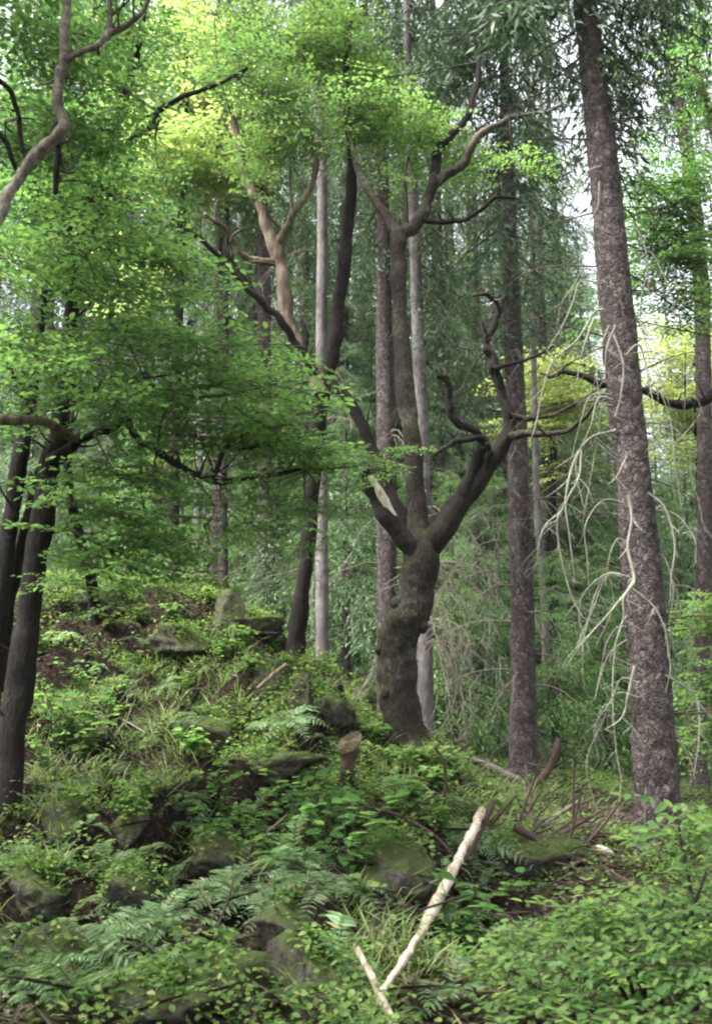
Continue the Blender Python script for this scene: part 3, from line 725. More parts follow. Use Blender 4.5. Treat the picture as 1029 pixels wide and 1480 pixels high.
# ------------------------------------------------------------------ near beech whose pale limb crosses the upper left corner
base = np.array([-3.0, 5.4, 0.3]); base[2] = hgt(np.array([base[0]]), np.array([base[1]]))[0]
nb_ = thing('pale_limbed_beech_tree', 'beech reaching in at the upper left with a bent pale brown limb', 'tree', base)
mb = MB()
elbow = P(-60, 400, 5.6)
tube(mb, [base + [0, 0, -0.5], base + [0, 0, 0.3], base + [0.03, 0.02, 1.8], base + [0.05, 0, 3.2], base + [0.0, 0, 5.2], base + [0.1, 0.1, 8.0]], [0.26, 0.19, 0.16, 0.15, 0.12, 0.06], sides=18, per=8, lump=0.08, lf=4, flare=(0.3, 0.5, 5))
mb.build('trunk', M['limb_bark'], nb_, base)
mb = MB()
pts, rad = pxline([(-60, 400, 11), (-5, 322, 9), (10, 285, 9.5), (22, 268, 8), (44, 235, 8.5), (66, 212, 8.5), (80, 200, 9.5), (94, 180, 8), (84, 150, 7.5), (87, 110, 7), (95, 88, 8), (94, 50, 7), (97, 15, 7), (95, -30, 6), (110, -120, 6)], 5.6, 5.9)
tube(mb, [base + [0.05, 0, 2.5]] + pts, [0.08] + rad, sides=16, per=7, lump=0.26, lf=15, seed=51)
mb.build('limb', M['limb_bark'], nb_, base)
limb(nb_, 'branch', [(94, 90, 6), (112, 78, 4.5), (140, 67, 4.5), (160, 48, 4.5), (185, 36, 4.5), (204, 20, 4), (216, -5, 3.5), (230, -60, 4)], 5.8, 6.0, 'limb_bark', 10, seed=52, lump=.2)
limb(nb_, 'branch', [(158, 50, 5), (159, 25, 4.5), (161, -10, 4)], 5.9, 6.0, 'limb_bark', 8, seed=53)
limb(nb_, 'branch', [(86, 180, 8), (84, 210, 6), (82, 245, 5), (80, 280, 4)], 5.8, 5.9, 'dark_bark', 8, seed=54)
limb(nb_, 'branch', [(-20, 100, 5), (15, 130, 4), (28, 170, 4), (34, 220, 3.5)], 6.2, 6.4, 'dark_bark', 7, seed=55)
limb(nb_, 'branch', [(-20, 170, 5), (10, 205, 4), (24, 245, 3)], 6.1, 6.3, 'dark_bark', 7, seed=56)
lv, tw = MB(), MB()
for (a, b, d, rx, ry, n, anc, sc) in [(30, 60, 6.8, 80, 70, 18, (90, 110, 5.8), .9), (150, 30, 7.2, 80, 60, 12, (140, 67, 5.9), .9), (30, 200, 7.2, 70, 60, 14, (28, 170, 6.3), .9), (140, 190, 7.6, 60, 50, 10, (84, 210, 5.8), .9),
                                  (-60, -150, 5.8, 240, 110, 30, (110, -120, 5.9), 1), (500, -260, 5.4, 400, 90, 16, (230, -60, 6), 1), (250, -330, 4.0, 500, 90, 20, (110, -120, 5.9), 1)]:  # last three: unseen sprays added overhead to darken the foreground
    blob(lv, tw, a, b, d, rx, ry, n, rg, P(*anc), sc, depth=0.6)
for (wx, wy, wz, n) in [(-3.6, 5.0, 5.4, 26), (-4.8, 7.0, 6.4, 20), (-2.8, 3.2, 5.0, 24), (-4.4, 4.2, 6.2, 18), (-2.0, 1.6, 4.6, 12)]:  # unseen leaf clumps added out of frame to shade the lower left slope
    c = np.array([wx, wy, wz]); cen = c + rg.normal(0, .55, (n, 3)) * [1, 1, .5]; an = rg.random(n) * 6.28
    scatter_sprays(lv, tw, cen, np.stack([np.cos(an), np.sin(an), rg.normal(-.05, .12, n)], -1), rg, 1.1)
    a_ = base + [.03, .05, min(6.5, wz - base[2])]; tube(tw, [a_, (a_ + c) / 2 + [0, 0, .15], c], [.03, .02, .008], sides=6, per=5)
    for q in cen[::2]: tube(tw, [c, (c + q) / 2 + rg.normal(0, .05, 3), q], [.006, .005, .003], sides=3, per=3, cap=False)
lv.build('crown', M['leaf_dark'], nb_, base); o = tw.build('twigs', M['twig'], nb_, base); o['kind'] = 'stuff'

# a darker slender beech standing between the two, seen only in its upper stems
base = G(135, 905); 
sb = thing('slender_beech_tree', 'slender dark stemmed beech rising through the leaves at the upper left', 'tree', base)
d = base[1]
mb = MB(); pts, rad = pxline([(100, 700, 7), (104, 560, 7), (110, 420, 7), (125, 300, 6), (160, 200, 6), (185, 130, 6), (198, 70, 6), (208, 20, 5), (215, -60, 4)], 10.6)
tube(mb, [base + [0, 0, -.4], base + [0, -0.1, 0.4]] + pts, [0.09, 0.07] + rad, sides=10, per=6, lump=0.1, lf=5)
mb.build('trunk', M['dark_bark'], sb, base)
limb(sb, 'limb', [(130, 290, 6), (160, 262, 5.5), (180, 215, 5), (205, 190, 5), (225, 178, 5), (233, 158, 4.5), (250, 148, 4), (285, 133, 3.5), (320, 120, 3), (358, 98, 2.5)], 10.6, 10.2, 'dark_bark', 8, seed=61)
limb(sb, 'limb', [(125, 300, 5), (90, 250, 4.5), (78, 200, 4), (84, 140, 4), (80, 80, 3)], 10.5, 8.6, 'dark_bark', 8, seed=63)
limb(sb, 'limb', [(108, 420, 5), (70, 330, 4), (48, 250, 4), (30, 190, 3.5), (8, 130, 3)], 10.5, 9.0, 'dark_bark', 8, seed=64)
limb(sb, 'limb', [(160, 200, 5), (178, 140, 5), (196, 90, 5), (206, 30, 4.5), (212, -30, 4)], 10.4, 9.2, 'dark_bark', 8, seed=65)
limb(sb, 'limb', [(112, 400, 5), (130, 340, 4.5), (150, 300, 4), (165, 270, 4)], 10.6, 10.3, 'dark_bark', 8, seed=62)
lv, tw = MB(), MB()
for (a, b, d, rx, ry, n, anc, sc) in [(180, 110, 10.4, 55, 60, 14, (198, 70, 10.6), 1), (225, 40, 10.6, 40, 40, 5, (208, 20, 10.6), 1), (140, 230, 10.8, 60, 60, 22, (160, 200, 10.6), 1), (250, 285, 10.2, 50, 15, 3, (225, 178, 10.4), .8),
                                  (60, 300, 11, 80, 60, 26, (125, 300, 10.6), 1), (190, 280, 10.8, 60, 40, 12, (150, 300, 10.4), 1), (200, -100, 10.6, 120, 90, 18, (215, -60, 10.6), 1), (345, 110, 10.2, 30, 22, 4, (358, 98, 10.2), .8)]:
    blob(lv, tw, a, b, d, rx, ry, n, rg, P(*anc), sc, depth=0.7)
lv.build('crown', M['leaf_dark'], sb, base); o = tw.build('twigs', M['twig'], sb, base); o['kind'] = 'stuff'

# ------------------------------------------------------------------ big spruce at the right with lichen hung dead branches
base = P(950, 1240, 10.0)
sp = thing('big_spruce_tree', 'big scaly barked spruce at the right with pale drooping dead branches', 'tree', base)
mb = MB()
trk = [(952, 1330, 40.9), (950, 1230, 35.3), (948, 1130, 32.6), (943, 1050, 30.7), (937, 950, 29.8), (928, 850, 28.8), (921, 760, 27.0), (913, 680, 25.1), (903, 580, 25.1), (891, 450, 24.2), (882, 350, 23.2), (873, 250, 21.4), (862, 150, 19.5), (853, 70, 17.7), (845, 0, 16.7), (835, -100, 14.0), (820, -300, 9.3)]
pts, rad = pxline(trk, 10.0, 10.3)
tube(mb, pts, rad, sides=64, per=26, lump=0.075, lf=13, seed=71, flare=(0.28, 0.4, 6))
mb.build('trunk', M['spruce_bark'], sp, base)
DEAD = [
 ([(890, 622), (877, 625), (855, 632), (835, 655), (822, 692), (815, 730), (805, 752), (807, 785), (815, 825), (827, 865), (842, 893)], 4.2, -0.1),
 ([(840, 650), (836, 690), (818, 727), (822, 770), (827, 810), (830, 842)], 3, -0.15), ([(858, 632), (875, 645), (890, 657)], 2.5, -.1), ([(812, 738), (787, 760), (778, 790), (776, 815)], 2.4, -.1),
 ([(908, 715), (913, 750), (907, 790), (916, 835), (910, 850), (900, 866), (900, 895), (886, 940)], 5, -0.42), ([(910, 850), (877, 890), (848, 922), (825, 952)], 3.6, -0.4),
 ([(912, 850), (945, 878), (962, 915), (965, 950)], 3.2, -0.38), ([(935, 712), (957, 730), (970, 760), (975, 795), (970, 830), (968, 866)], 4, -0.2),
 ([(889, 470), (876, 505), (874, 545)], 3.2, -.3), ([(887, 485), (900, 525), (897, 570), (888, 603)], 3.2, -.32), ([(872, 447), (858, 452), (835, 490), (800, 521), (785, 560), (775, 610), (768, 632)], 3.5, -.1),
 ([(858, 460), (842, 505), (833, 552)], 2.8, -.15), ([(902, 515), (922, 498), (932, 525), (940, 565), (945, 590)], 3, -.25), ([(925, 612), (955, 612), (977, 622), (996, 652), (998, 692), (1010, 726), (1016, 760), (1032, 782)], 3, .1),
 ([(935, 838), (975, 845), (1001, 852), (1002, 876), (994, 902)], 2.5, .0), ([(905, 890), (895, 910), (887, 950), (885, 1015), (890, 1085), (897, 1130), (890, 1188)], 2.6, -.38),
 ([(917, 962), (908, 1000), (899, 1036), (874, 1055)], 3.8, -.42), ([(900, 1040), (912, 1050), (924, 1068)], 2.4, -.4), ([(945, 968), (980, 987), (1006, 1010), (1010, 1060), (1002, 1122)], 3.2, -.2),
 ([(962, 1012), (980, 1065), (997, 1100), (1005, 1132)], 2.4, -.1), ([(934, 1138), (931, 1180), (932, 1228)], 3, -.40), ([(868, 240), (846, 250), (831, 280), (824, 305)], 3, -.1), ([(866, 262), (863, 300), (842, 333)], 3, -.25),
 ([(880, 470), (868, 500), (862, 540), (865, 570)], 2, -.3), ([(955, 905), (985, 930), (1005, 960)], 2.2, .05), ([(940, 700), (930, 660), (950, 640), (985, 660)], 1.8, -.1), ([(960, 900), (968, 960), (962, 1000)], 2, -.32),
 ([(905, 925), (880, 945), (865, 985)], 2, -.2), ([(905, 660), (890, 690), (878, 700)], 2.4, -.25)]
for i in range(26):      # many finer drooping dead twigs down both flanks
    y = 300 + 720 * rg.random(); sd = -1 if i % 2 else 1; L = 60 + 130 * rg.random(); ox = 20 + 55 * rg.random()
    cx = np.interp(y, [a[1] for a in trk][::-1], [a[0] for a in trk][::-1]) + sd * 18
    DEAD.append(([(cx, y), (cx + sd * ox * .5, y - 8 + 10 * rg.random()), (cx + sd * ox * .85 + 5 * rg.normal(), y + L * .25), (cx + sd * ox + 8 * rg.normal(), y + L * .6), (cx + sd * (ox + 4) + 12 * rg.normal(), y + L)], 1.6 + 1.2 * rg.random(), -.25 + .3 * rg.random()))
for i, (pl, r, off) in enumerate(DEAD):
    mb = MB()
    n = len(pl); dd = 10.12 + off
    pts = [P(a, b, dd + 0.03 * math.sin(3.1 * i + k)) for k, (a, b) in enumerate(pl)]
    rad = [RAD(a, b, dd, r * 0.55 * (1 - 0.6 * k / (n - 1))) for k, (a, b) in enumerate(pl)]
    tube(mb, pts, rad, sides=6, per=5, lump=0.3, lf=22, seed=80 + i)
    for q in range(1, n, 1):      # short side twigs
        for _ in range(2):
            if rg.random() > .7: continue
            l = 0.08 + 0.32 * rg.random(); a = rg.normal(0, 1)
            e = pts[q] + np.array([math.sin(a) * 0.7, -0.2 * rg.random(), -0.3 - 0.5 * rg.random()]) * l
            tube(mb, [pts[q], (pts[q] + e) / 2 + rg.normal(0, .015, 3), e], [rad[q] * 0.5, rad[q] * .4, .0012], sides=4, per=3, cap=False)
    mb.build('dead_branch', M['lichen_wood'], sp, base)
for i in range(34):    # thin dark whorl twigs, live or dead
    k = rg.random(); y = 60 + 1000 * k
    c = np.array([np.interp(y, [a[1] for a in trk][::-1], [a[0] for a in trk][::-1])])[0]; rr = np.interp(y, [a[1] for a in trk][::-1], [a[2] for a in trk][::-1])
    side = 1 if rg.random() < .5 else -1
    a = rg.normal(0, .5); L = 0.4 + 0.9 * rg.random()
    p0 = P(c, y, 10.15) + np.array([side * RAD(c, y, 10, rr * 0.7), 0, 0])
    v = np.array([side * math.cos(a), math.sin(a), rg.normal(-0.05, .25)]) * L
    mb = MB(); pts = [p0, p0 + v * .4 + [0, 0, .05 * L], p0 + v * .75 + rg.normal(0, .04, 3), p0 + v + [0, 0, -.18 * L]]
    tube(mb, pts, [.010, .007, .005, .002], sides=5, per=4, lump=.2, lf=20)
    for q in (1, 2, 2, 3):
        e = pts[q] + np.array([side * rg.random(), rg.normal(0, .4), rg.normal(-.3, .35)]) * L * .35
        tube(mb, [pts[q], e], [.004, .0015], sides=3, per=2, cap=False)
    mb.build('twig', M['brown_stick'], sp, base)
nee, wood = MB(), MB()
def boughs_at(spec, nee, wood, jitter=0.05):
    b, yw, pt, L = [], [], [], []
    for (px, py, d, yaw, pit, l) in spec:
        b.append(P(px, py, d) + rg.normal(0, jitter, 3)); yw.append(math.radians(yaw)); pt.append(math.radians(pit)); L.append(l)
    add_boughs(nee, wood, np.array(b), np.array(yw), np.array(pt), np.array(L), rg)
spec = []
for i in range(26):
    y = -330 + 350 * rg.random()
    spec.append((np.interp(y, [-300, 0], [820, 845]), y, 10.2, rg.random() * 360, -25 + 12 * rg.random(), 1.2 + 1.0 * rg.random()))
spec += [(850, 30, 10.1, 5, -18, 1.0), (852, 60, 10.2, 20, -30, 1.0), (848, 10, 10.2, -20, -10, 1.1), (842, 30, 10.1, 170, -20, 1.0), (850, 80, 10.3, 160, -25, 0.9), (856, 120, 10.3, 60, -35, 0.8), (850, 90, 10.2, 0, -40, 0.9)]
spec += [(838, -60 - 26 * i, 10.15, 172 + 9 * (i % 5) , -34 - 3 * (i % 3), 1.5 + .16 * (i % 4)) for i in range(12)] + [(800 - 14 * (i % 9), -90 - 12 * i, 10.0 + .05 * (i % 7), 150 + 12 * (i % 7), -48 - 4 * (i % 4), 1.1 + .15 * (i % 4)) for i in range(20)] + [(845 + 10 * (i % 3), -40 + 18 * i, 10.2, -35 + 17 * (i % 6), -30, .8 + .12 * (i % 4)) for i in range(12)]
boughs_at(spec, nee, wood)
nee.build('crown', M['needle'], sp, base); o = wood.build('branchwork', M['twig'], sp, base); o['kind'] = 'stuff'

# ------------------------------------------------------------------ spruces given by their trunks
def px_spruce(name, label, trk, d0, d1, bark, boughs, needle='needle', dead=10, dlen=1.2, drange=(300, 1000), seed=1, sides=20, ymin=-700):
    rng = np.random.default_rng(seed)
    base = P(trk[1][0], trk[1][1], d0)
    t = thing(name, label, 'tree', base)
    mb = MB(); pts, rad = pxline(trk, d0, d1)
    tube(mb, pts, rad, sides=sides, per=9, lump=0.05, lf=8, seed=seed, flare=(0.4, 0.3, 5))
    mb.build('trunk', M[bark], t, base)
    ys = [a[1] for a in trk][::-1]; xs = [a[0] for a in trk][::-1]; rs = [a[2] for a in trk][::-1]
    db = np.linspace(d1, d0, len(ys))
    nee, wood = MB(), MB()
    b, yw, pt, L = [], [], [], []
    for (y0, y1, n, a0, a1, p0, l0, l1) in boughs:
        for _ in range(n):
            y = y0 + (y1 - y0) * rng.random()
            b.append(P(np.interp(y, ys, xs), y, np.interp(y, ys, db))); yw.append(math.radians(a0 + (a1 - a0) * rng.random())); pt.append(math.radians(p0 + rng.normal(0, 7))); L.append(l0 + (l1 - l0) * rng.random())
    if b:
        add_boughs(nee, wood, np.array(b), np.array(yw), np.array(pt), np.array(L), rng)
        nee.build('crown', M[needle], t, base); o = wood.build('branchwork', M['twig'], t, base); o['kind'] = 'stuff'
    for i in range(dead):
        y = drange[0] + (drange[1] - drange[0]) * rng.random()
        c = P(np.interp(y, ys, xs), y, np.interp(y, ys, db)); r = RAD(500, y, d0, np.interp(y, ys, rs)) * .8
        a = rng.random() * 2 * math.pi
        o = dead_branch_mb(dlen * (.5 + .8 * rng.random()), rng, droop=.3 + .8 * rng.random(), r=.010, twigs=9, sides=4).build('dead_branch', M['grey_twig'], t)
        o.location = c + np.array([math.cos(a), math.sin(a), 0]) * r - base; o.rotation_euler = (0, 0, a)
    return t

px_spruce('spruce_tree', 'straight mid sized spruce between the forked beech and the big spruce', [(760, 1180, 30), (757, 1120, 22), (756, 1000, 19), (754, 850, 17), (749, 700, 16), (744, 550, 14), (739, 420, 12), (735, 300, 10), (730, 150, 8), (726, 0, 6), (718, -250, 3)],
          14.0, 14.4, 'spruce_bark', [(-240, 60, 40, 0, 360, -25, 1.6, 2.6), (60, 330, 26, 0, 360, -32, 1.0, 2.0), (-40, 40, 16, 150, 260, -28, 1.8, 2.5), (330, 480, 8, 0, 360, -35, .8, 1.4)], 'needle', 36, 1.5, (330, 1000), 101)
px_spruce('spruce_tree', 'grey spruce right behind the forked beech, left of its trunk', [(560, 1120, 22), (560, 1050, 16), (559, 900, 15), (559, 750, 14.5), (558, 600, 14), (556, 500, 13), (554, 350, 10), (552, 200, 8), (548, 0, 5), (545, -250, 3)],
          16.5, 16.8, 'spruce_bark', [(-240, 100, 30, 0, 360, -25, 1.4, 2.4), (100, 420, 22, 0, 360, -32, 1.0, 1.8)], 'needle', 16, 1.3, (430, 950), 102)
px_spruce('spruce_tree', 'purplish grey spruce right behind the forked beech, right of its trunk', [(612, 1120, 18), (614, 1060, 13), (614, 900, 11), (612, 750, 10.5), (609, 600, 10), (603, 450, 9), (598, 300, 8), (592, 150, 6), (585, -50, 4), (578, -300, 2)],
          15.5, 15.8, 'pale_bark', [(-240, 40, 18, 0, 360, -25, 1.2, 2.2), (300, 600, 14, -60, 60, -35, .8, 1.5)], 'needle', 22, 1.6, (640, 960), 103)
TANGLE = bpy.context.scene.objects['spruce_tree.002']
tb = np.array(TANGLE.location)
for i in range(15):
    y0 = 680 + 330 * rg.random(); L = 90 + 130 * rg.random(); sx = 30 + 75 * rg.random()
    x0 = 615; d0 = 15.4 - .3 * rg.random()
    pl = [(x0, y0), (x0 + sx * .35, y0 - 6), (x0 + sx * .7, y0 + L * .2), (x0 + sx * .9 + 6 * rg.random(), y0 + L * .6), (x0 + sx + 10 * rg.normal(), y0 + L)]
    mb = MB(); pts = [P(a, b, d0 - .1 * k) for k, (a, b) in enumerate(pl)]
    tube(mb, pts, [.010, .008, .006, .004, .002], sides=5, per=5, lump=.25, lf=18)
    for q in (1, 2, 2, 3, 3):
        e = pts[q] + np.array([rg.normal(.1, .3), -.1, -.5 - .5 * rg.random()]) * (.3 + .4 * rg.random())
        tube(mb, [pts[q], (pts[q] + e) / 2 + rg.normal(0, .04, 3), e], [.006, .004, .002], sides=4, per=3, cap=False)
    mb.build('dead_branch', M['grey_twig'], TANGLE, tb)
px_spruce('spruce_tree', 'thin pale grey spruce close beside the leaning beech', [(468, 1040, 14), (467, 985, 10.5), (466, 900, 9.5), (465, 750, 9), (464, 600, 8.5), (465, 450, 8), (466, 330, 7.5), (465, 220, 7), (462, 80, 5), (458, -150, 3)],
          14.6, 14.8, 'pale_bark', [(-140, 120, 22, 0, 360, -25, 1.0, 1.8)], 'needle_pale', 10, 0.9, (300, 950), 104)
px_spruce('spruce_tree', 'shaggy grey spruce with a low drooping skirt left of the leaning beech', [(387, 930, 20), (386, 870, 14), (385, 780, 12.5), (384, 700, 12), (383, 550, 11), (381, 380, 9), (378, 200, 7), (372, -50, 4), (368, -200, 2)],
          19.0, 19.3, 'spruce_bark', [(-150, 350, 40, 0, 360, -28, 1.4, 2.4), (700, 860, 16, 180, 380, -48, .9, 1.5)], 'needle_pale', 8, 1.3, (420, 820), 105)
px_spruce('spruce_tree', 'left trunk of the close pair of spruces on the crest', [(310, 920, 13), (311, 860, 10), (313, 760, 8.5), (315, 650, 8), (316, 500, 7.5), (316, 300, 6), (316, 100, 4), (316, -100, 2)], 21, 21.2, 'spruce_bark', [(-80, 480, 46, 0, 360, -25, 1.2, 2.2)], 'needle_pale', 7, 1.2, (520, 830), 106)
px_spruce('spruce_tree', 'right trunk of the close pair of spruces on the crest', [(323, 920, 11), (323, 860, 8.5), (322, 760, 7), (322, 650, 7), (325, 500, 6), (328, 300, 5), (330, 100, 3), (331, -60, 2)], 20.2, 20.4, 'spruce_bark', [(-50, 420, 22, 0, 360, -25, 1.0, 1.8)], 'needle', 5, 1.2, (560, 830), 107)
px_spruce('spruce_tree', 'thin spotted grey spruce left of the close pair on the crest', [(283, 900, 9), (283, 850, 7), (285, 760, 6), (288, 690, 6), (291, 560, 5.5), (293, 400, 5), (295, 200, 3.5), (296, 0, 2)], 24, 24.3, 'pale_bark', [(0, 520, 40, 0, 360, -25, 1.2, 2.0)], 'needle_pale', 6, 1.2, (560, 820), 108)
px_spruce('spruce_tree', 'dark spruce top leaning in at the upper right corner', [(1010, 1150, 16), (1008, 1090, 12), (1015, 900, 11), (1018, 700, 11), (1015, 500, 11), (1012, 400, 11), (1000, 270, 10), (980, 140, 9), (966, 60, 9), (955, -10, 8), (942, -120, 6), (930, -300, 3)], 17, 17.5, 'spruce_bark',
          [(-250, 90, 30, 0, 360, -25, 1.3, 2.2), (90, 200, 6, 90, 220, -38, .8, 1.4)], 'needle', 10, 1.1, (420, 1000), 109)
px_spruce('spruce_tree', 'thin crooked pale spruce pole right of the mid sized spruce', [(790, 1130, 8), (790, 1085, 6), (788, 950, 5.5), (784, 840, 5), (777, 760, 5), (774, 680, 4.5), (772, 560, 4), (770, 420, 3.5), (766, 250, 2.5), (764, 150, 1.5)], 18, 18.2, 'pale_bark', [(160, 420, 26, 0, 360, -25, .8, 1.5)], 'needle', 8, 1.0, (560, 950), 110)

# ------------------------------------------------------------------ spruces further back: a few grown, then copied
PINE_G = 'spruces further back in the forest'
mature = [grow_spruce('spruce_tree', '', 'tree', 24, 3.5, .24, 3.2, 150, 201, 'needle', PINE_G, 9),
          grow_spruce('spruce_tree', '', 'tree', 22, 1.8, .21, 3.1, 160, 202, 'needle_pale', PINE_G, 8),
          grow_spruce('spruce_tree', '', 'tree', 27, 5.0, .27, 3.4, 150, 203, 'needle', PINE_G, 12),
          grow_spruce('spruce_tree', '', 'tree', 17, 1.2, .17, 2.8, 140, 204, 'needle_pale', PINE_G, 6)]
young = [grow_spruce('young_spruce_tree', '', 'tree', 5.5, 0.25, .07, 1.5, 90, 211, 'needle_young', None, 0),
         grow_spruce('young_spruce_tree', '', 'tree', 7.5, 0.3, .09, 1.9, 105, 212, 'needle_pale', None, 0),
         grow_spruce('young_spruce_tree', '', 'tree', 4.0, 0.2, .05, 1.2, 80, 213, 'needle_young', None, 0)]
used = set()
def put(proto, px, d, rz, sc, label, group):
    x = EYE[0] + ray(px, 900)[0] * d / ray(px, 900)[1]
    z = float(hgt(np.array([x]), np.array([float(d)]))[0])
    if id(proto) not in used:
        used.add(id(proto)); proto.location = (x, d, z - .05); proto.rotation_euler = (0, 0, rz); proto.scale = (sc,) * 3
        proto['label'] = label
        if group: proto['group'] = group
        return proto
    return copy_tree(proto, (x, d, z - .05), rz, sc, label, group)
FAR = 'tall spruce in the dense wood behind the clearing'
FARL = 'tall spruce standing on the crest behind the leaves at the left'
rb_ = np.random.default_rng(77)
for (px, d, k, sc) in [(235, 29, 2, .9), (200, 33, 0, 1), (150, 30, 1, .9), (262, 33, 1, 1), (345, 29, 2, 1), (362, 25, 1, .8), (90, 30, 2, 1), (40, 26, 0, 1), (-40, 30, 1, 1), (410, 30, 0, 1), (435, 24, 1, .9), (300, 40, 0, 1), (130, 40, 1, 1.05), (220, 46, 2, 1), (380, 44, 1, 1), (20, 42, 2, 1)]:
    put(mature[k], px, d, rb_.random() * 6.28, sc * (.92 + .16 * rb_.random()), FARL, 'tall spruces behind the leaves on the crest')
for (px, d, k, sc) in [(495, 22, 1, .95), (530, 27, 0, 1), (585, 24, 1, .9), (640, 22, 1, .9), (660, 30, 0, 1), (700, 25, 3, 1.0), (690, 36, 1, 1), (740, 32, 0, .9), (800, 24, 3, 1.0), (830, 33, 1, .85), (560, 38, 2, 1), (470, 36, 0, 1), (620, 44, 1, 1), (520, 48, 1, 1),
                       (770, 44, 1, .9), (860, 28, 3, .9), (870, 40, 3, 1.0), (930, 36, 3, .85), (990, 44, 3, 1.1), (1040, 34, 3, 1.0), (824, 27, 1, 1.0), (792, 31, 0, 1.0), (840, 38, 1, 1.0), (1010, 29, 1, .6), (1090, 40, 1, .9), (960, 55, 3, 1)]:
    put(mature[k], px, d, rb_.random() * 6.28, sc * (.92 + .16 * rb_.random()), FAR, PINE_G)
for i in range(52):
    px = -80 + 1200 * (i + rb_.random()) / 52; d = 58 + 45 * rb_.random()
    k = 3 if px > 850 else int(rb_.integers(0, 4))
    put(mature[k], px, d, rb_.random() * 6.28, (.7 if px > 850 else 1.0) * (.9 + .2 * rb_.random()), 'distant spruce closing off the view between the trunks', 'distant spruces between the trunks')
YG = 'young spruces in the gap behind the forked beech'
for (px, d, k, sc) in [(655, 16.5, 0, .85), (690, 18, 1, .8), (720, 20, 0, 1.0), (640, 20, 1, .9), (500, 17.5, 1, .75), (515, 20, 0, 1), (675, 22, 1, 1), (590, 19, 0, .9), (540, 21, 1, 1)]:
    put(young[k], px, d, rb_.random() * 6.28, sc * (.9 + .2 * rb_.random()), 'feathery young spruce in the gap behind the forked beech', YG)
for (px, d, k, sc) in [(800, 17.5, 2, .9), (830, 20, 0, .8), (870, 18, 2, 1), (900, 21, 0, .9), (985, 19, 1, .6), (1030, 18, 0, .8), (850, 24, 1, .9), (800, 25, 1, .9), (940, 24, 1, .9), (1000, 26, 1, .9), (1060, 24, 1, 1), (770, 21, 1, .85)]:
    put(young[k], px, d, rb_.random() * 6.28, sc * (.9 + .2 * rb_.random()), 'feathery young spruce in the dark thicket beyond the big spruce', 'young spruces beyond the big spruce')
for i in range(30):
    put(young[i % 3], 470 + 640 * ((i * .618) % 1), 24 + 24 * ((i * .377) % 1), rb_.random() * 6.28, [1.6, 1.3, 2.1][i % 3] * (.8 + .5 * rb_.random()), 'bushy half grown spruce filling the gaps between the far trunks', 'half grown spruces between the far trunks')
for (px, d, k, sc) in [(400, 22, 1, .7), (350, 24, 2, 1), (430, 19, 0, .6), (260, 22, 2, .8), (180, 20, 2, .9), (110, 22, 0, .8), (30, 22, 1, .8)]:
    put(young[k], px, d, rb_.random() * 6.28, sc * (.9 + .2 * rb_.random()), 'feathery young spruce on the crest behind the fern slope', 'young spruces on the crest')

# ------------------------------------------------------------------ sunny broadleaved trees behind and at the right
def leafy(name, label, base_px, d, stem, blobs, mat, temps=None, depth=.8, bark='dark_bark'):
    x = ray(base_px, 900)[0] * d / ray(base_px, 900)[1]
    base = np.array([x, d, float(hgt(np.array([x]), np.array([float(d)]))[0])])
    t = thing(name, label, 'tree', base)
    pts, rad = pxline(stem, d)
    mb = MB(); tube(mb, [base + [0, 0, -.4]] + [base + [0, 0, .2]] + pts, [rad[0] * 1.5, rad[0] * 1.1] + rad, sides=12, per=6, lump=.1, lf=4)
    mb.build('trunk', M[bark], t, base)
    lv, tw = MB(), MB()
    for (a, b, dd, rx, ry, n, sc) in blobs:
        k = min(range(len(stem)), key=lambda q: abs(stem[q][1] - b - 40) + .3 * abs(stem[q][0] - a))
        blob(lv, tw, a, b, dd, rx, ry, n, rg, pts[k], sc, temps, depth)
    lv.build('crown', M[mat], t, base); o = tw.build('twigs', M['twig'], t, base); o['kind'] = 'stuff'
    return t
leafy('sunlit_beech_tree', 'beech coloured as sunlit yellow green behind the leaves at the upper left', 250, 19, [(250, 750, 9), (255, 550, 8), (262, 350, 7), (268, 200, 5), (270, 60, 3)],
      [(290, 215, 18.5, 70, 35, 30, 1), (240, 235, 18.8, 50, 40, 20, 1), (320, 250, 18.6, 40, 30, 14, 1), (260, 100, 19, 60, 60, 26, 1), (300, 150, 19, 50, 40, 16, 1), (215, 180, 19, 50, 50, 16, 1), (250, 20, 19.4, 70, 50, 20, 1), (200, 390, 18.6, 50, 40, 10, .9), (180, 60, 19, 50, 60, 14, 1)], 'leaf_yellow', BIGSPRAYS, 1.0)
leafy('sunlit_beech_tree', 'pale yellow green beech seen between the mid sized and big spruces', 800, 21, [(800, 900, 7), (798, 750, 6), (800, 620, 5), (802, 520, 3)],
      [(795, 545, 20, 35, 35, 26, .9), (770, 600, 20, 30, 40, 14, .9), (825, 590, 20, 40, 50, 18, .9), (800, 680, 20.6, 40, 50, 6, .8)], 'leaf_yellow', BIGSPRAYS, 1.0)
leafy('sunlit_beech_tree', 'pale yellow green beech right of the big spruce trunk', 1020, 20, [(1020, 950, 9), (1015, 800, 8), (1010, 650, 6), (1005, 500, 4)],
      [(990, 560, 20, 50, 55, 30, 1), (1030, 540, 20, 50, 60, 26, 1), (965, 620, 20, 30, 40, 8, .9), (1020, 650, 20, 50, 50, 12, 1), (985, 480, 20.2, 50, 40, 12, 1)], 'leaf_yellow', BIGSPRAYS, 1.0)
